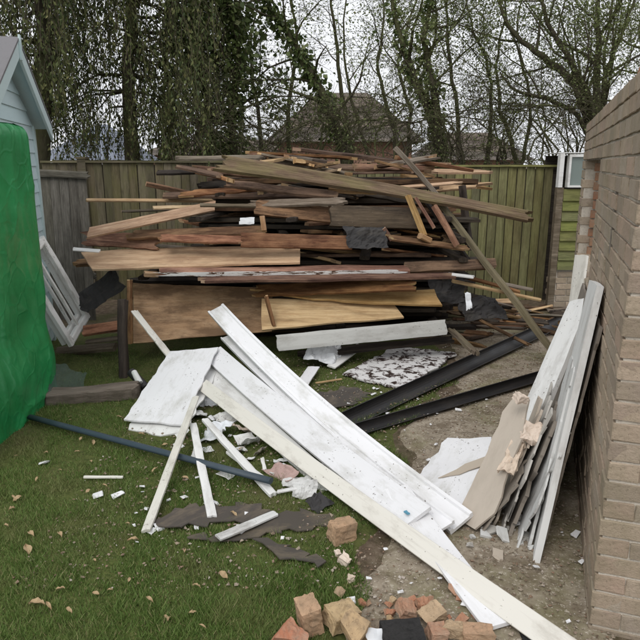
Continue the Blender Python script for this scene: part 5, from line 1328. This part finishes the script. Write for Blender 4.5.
# drooping evergreen by the shed: strands of small leaves hanging from long limbs
def drooping_tree(name, label, trunk, Y, r0, box, n_str, seed, leaf=0.05, mat='leaf_cypress', slen=(0.35, 0.95), gap=0.0):
    rnd = random.Random(seed); root = empty(name, (at(trunk[0][0], 160, Y).x, Y, 0)); tag(root, label, 'tree'); off = Vector(root.location)
    pts = stem_points(trunk, Y)
    if pts[0].z > 0: pts = [Vector((pts[0].x, pts[0].y, -0.02))] + pts
    m = len(pts); rad = [r0 * (1 - 0.6 * i / (m - 1)) for i in range(m)]
    tr = MB().tube(pts, rad, 10, cap=False); br = MB(); P = []; D = []
    (x0, x1, y0, y1) = box
    for i in range(n_str):
        px, py = rnd.uniform(x0, x1), y0 + (y1 - y0) * rnd.random() ** 1.15
        if gap and noise.noise(Vector((px * 0.03, py * 0.03, seed))) < gap: continue
        tip = at(px, py, Y + rnd.gauss(0, 0.75))
        j = min(range(m), key=lambda k: abs(pts[k].z - (tip.z + 0.3)) )
        if rnd.random() < 0.05: br.tube([pts[j], pts[j].lerp(tip, 0.5) + Vector((0, 0, 0.12)), tip], [0.02, 0.012, 0.006], 4, cap=False)
        L = rnd.uniform(*slen); k = int(L / 0.042); q = tip.copy(); dd = Vector((rnd.gauss(0, 0.35), rnd.gauss(0, 0.35), -1))
        br.tube([q, q + dd * (L * 0.5), q + Vector((dd.x * L * 0.8, dd.y * L * 0.8, -L))], [0.006, 0.004, 0.003], 3, cap=False)
        for s in range(k):
            u = s / k; c = q + dd * (L * 0.5 * min(1, 2 * u)) + (Vector((dd.x * 0.3, dd.y * 0.3, -0.5)) * L * max(0, 2 * u - 1) if u > 0.5 else Vector())
            P.append(c - off + Vector((rnd.gauss(0, 0.022), rnd.gauss(0, 0.022), 0))); D.append(Vector((rnd.gauss(0, 0.55), rnd.gauss(0, 0.55), -1)))
    for nm, mb in (('trunk', tr), ('branches', br)):
        mb.v = [v - off for v in mb.v]; o = mb.build(nm, 'bark', root, smooth=True); o.matrix_parent_inverse = Matrix()
    leaves_mesh('crown', P, D, leaf, mat, root, seed, 0.45).matrix_parent_inverse = Matrix()
drooping_tree('evergreen_tree', 'dark drooping evergreen with thick trunk behind the brown fence', [(133, 168), (130, 120), (128, 60), (132, 0), (130, -90)], 10.2, 0.13, (44, 215, -150, 140), 2100, 3, gap=-0.24, leaf=0.058)
drooping_tree('evergreen_tree', 'darkest evergreen rising behind the blue shed roof', [(38, 168), (42, 100), (46, 40), (40, -20), (42, -110)], 9.4, 0.17, (-80, 66, -150, 84), 1250, 5, leaf=0.058, slen=(0.4, 1.0))
bare_tree('ivy_tree', 'leafy ivy clad tree left of the hipped house', [([(212, 168), (208, 110), (196, 50), (190, -10), (200, -90)], 0.10, 0.4, 1.0), ([(236, 168), (232, 110), (238, 50), (226, -10), (214, -80)], 0.085, -0.3, 1.0)], 10.8, dict(wander=0.2, up=(0.02, -0.02, -0.06, -0.1), n=(15, 7, 4), len=(1.15, 0.55, 0.26)), 11, leaf=(0.085, 2, 'leaf_ivy'), ivy=(2200, 0.14, 0.1), width=0.75)
bare_tree('ivy_tree', 'ivy covered trunk leaning left in front of the hipped house', [([(348, 168), (334, 120), (312, 75), (288, 35), (268, 0), (250, -60)], 0.095, 0.2, 1.0)], 10.5, dict(wander=0.18, up=(0.08, 0.02, 0, -0.03), n=(13, 6, 4), len=(1.2, 0.6, 0.28)), 14, leaf=(0.055, 1, 'leaf_ivy'), ivy=(1300, 0.06, 0.15))
bare_tree('ivy_tree', 'leafy young tree filling the gap between evergreen and ivy trees', [([(165, 168), (172, 110), (165, 50), (172, -10), (165, -80)], 0.07, 0.3, 1.0)], 11.4, dict(wander=0.2, up=(0.02, -0.03, -0.08, -0.1), n=(17, 7, 4), len=(1.1, 0.5, 0.26)), 17, leaf=(0.078, 2, 'leaf_ivy'), ivy=(900, 0.1, 0.1))
bare_tree('bare_tree', 'slim bare tree with upright stems above the middle of the heap', [([(352, 168), (344, 110), (336, 50), (330, -10), (326, -70)], 0.05, 0.3, 0.9), ([(370, 168), (352, 100), (344, 40), (352, -40)], 0.035, -0.2, 0.7)], 11.6, seed=21)
bare_tree('bare_tree', 'mossy bare tree with two thick trunks right of the hipped house', [([(444, 168), (432, 120), (412, 70), (398, 30), (388, -40)], 0.10, 0.3, 1.1), ([(438, 168), (436, 100), (424, 50), (430, 0), (428, -70)], 0.08, -0.2, 1.0)], 10.4, seed=23, ivy=(500, 0.03, 0.1))
bare_tree('bare_tree', 'thin bare tree between the mossy trunks and the fan tree', [([(462, 168), (456, 110), (448, 50), (446, -10), (450, -60)], 0.045, 0.2, 1.0), ([(486, 168), (492, 110), (486, 60), (470, 20), (462, -50)], 0.04, 0.0, 0.9)], 11.2, seed=27)
bare_tree('bare_tree', 'bare tree of slender leaning stems behind the green fence', [([(518, 168), (508, 130), (498, 90), (500, 40), (512, -30)], 0.05, 0.4, 1.0), ([(520, 168), (530, 120), (524, 70), (508, 20), (498, -50)], 0.04, 0.0, 0.8)], 11.8, seed=31)
bare_tree('bare_tree', 'fan shaped bare tree with many arching limbs above the brick wall end', [([(592, 172), (588, 118), (566, 76), (536, 52), (508, 26), (492, -30)], 0.085, 0.3, 1.2), ([(594, 172), (590, 108), (572, 62), (548, 22), (530, -40)], 0.075, -0.3, 1.1), ([(598, 172), (596, 100), (597, 50), (598, 0), (600, -60)], 0.08, 0.1, 1.0), ([(602, 172), (600, 104), (612, 60), (628, 20), (650, -40)], 0.06, 0.5, 1.0), ([(590, 172), (584, 124), (552, 100), (520, 92), (498, 72)], 0.05, 0.0, 0.9), ([(600, 172), (604, 110), (606, 50), (616, -20)], 0.05, 0.9, 1.0)], 9.9, dict(wander=0.15, up=(0.14, 0.10, 0.06, 0.02), n=(8, 5, 4), len=(1.4, 0.7, 0.34)), 37)
bare_tree('bare_tree', 'pale far bare tree behind the other trunks at the right', [([(640, 168), (650, 100), (640, 30), (655, -40)], 0.07, 0.3, 1.1), ([(690, 168), (700, 90), (690, 10)], 0.07, 0.3, 1.1)], 12.5, seed=39)
bare_tree('bare_tree', 'bare tree left of centre behind the ivy trunks', [([(292, 168), (288, 110), (296, 50), (290, -10), (300, -70)], 0.05, 0.3, 1.1), ([(262, 168), (258, 110), (250, 50), (262, -20)], 0.05, 0.6, 1.0)], 12.4, seed=41, leaf=(0.05, 1, 'leaf_ivy'))
bare_tree('bare_tree', 'bare tree with crossing limbs above the pole tip', [([(398, 168), (392, 120), (378, 70), (384, 20), (372, -40)], 0.05, 0.3, 1.1), ([(405, 168), (410, 110), (398, 60), (416, 0), (410, -50)], 0.045, 0.5, 1.0)], 12.9, seed=43)
# brambles and hedge scrub along the far side of the fence
BUSH = dict(wander=0.3, up=(0.0, -0.03, -0.05, -0.02), n=(5, 5, 3), len=(0.8, 0.45, 0.26))
for i, (px, h, lab) in enumerate(((190, 0.5, 'bramble scrub behind the left of the heap'), (262, 0.45, 'bramble scrub below the ivy clad tree'), (330, 0.55, 'bramble scrub in front of the hipped house'), (392, 0.5, 'twiggy scrub behind the tip of the pole'), (452, 0.6, 'twiggy scrub behind the left of the green fence'), (508, 0.7, 'tangled scrub behind the middle of the green fence'), (552, 0.75, 'tangled scrub behind the lean-to window'), (585, 0.8, 'tangled scrub beside the foot of the fan shaped tree'))):
    st = []
    rr = random.Random(i + 50)
    for k in range(6):
        b = px + rr.uniform(-16, 16)
        st.append(([(b, 175), (b + rr.uniform(-12, 12), 150), (b + rr.uniform(-30, 30), 150 - h * 55), (b + rr.uniform(-46, 46), 150 - h * rr.uniform(30, 75))], 0.02, rr.uniform(-0.4, 0.6), 1.0))
    bare_tree('scrub_bush', lab, st, 9.4 + 0.25 * (i % 3), BUSH, 60 + i, leaf=(0.03, 1, 'leaf_bud'), cat='bush')
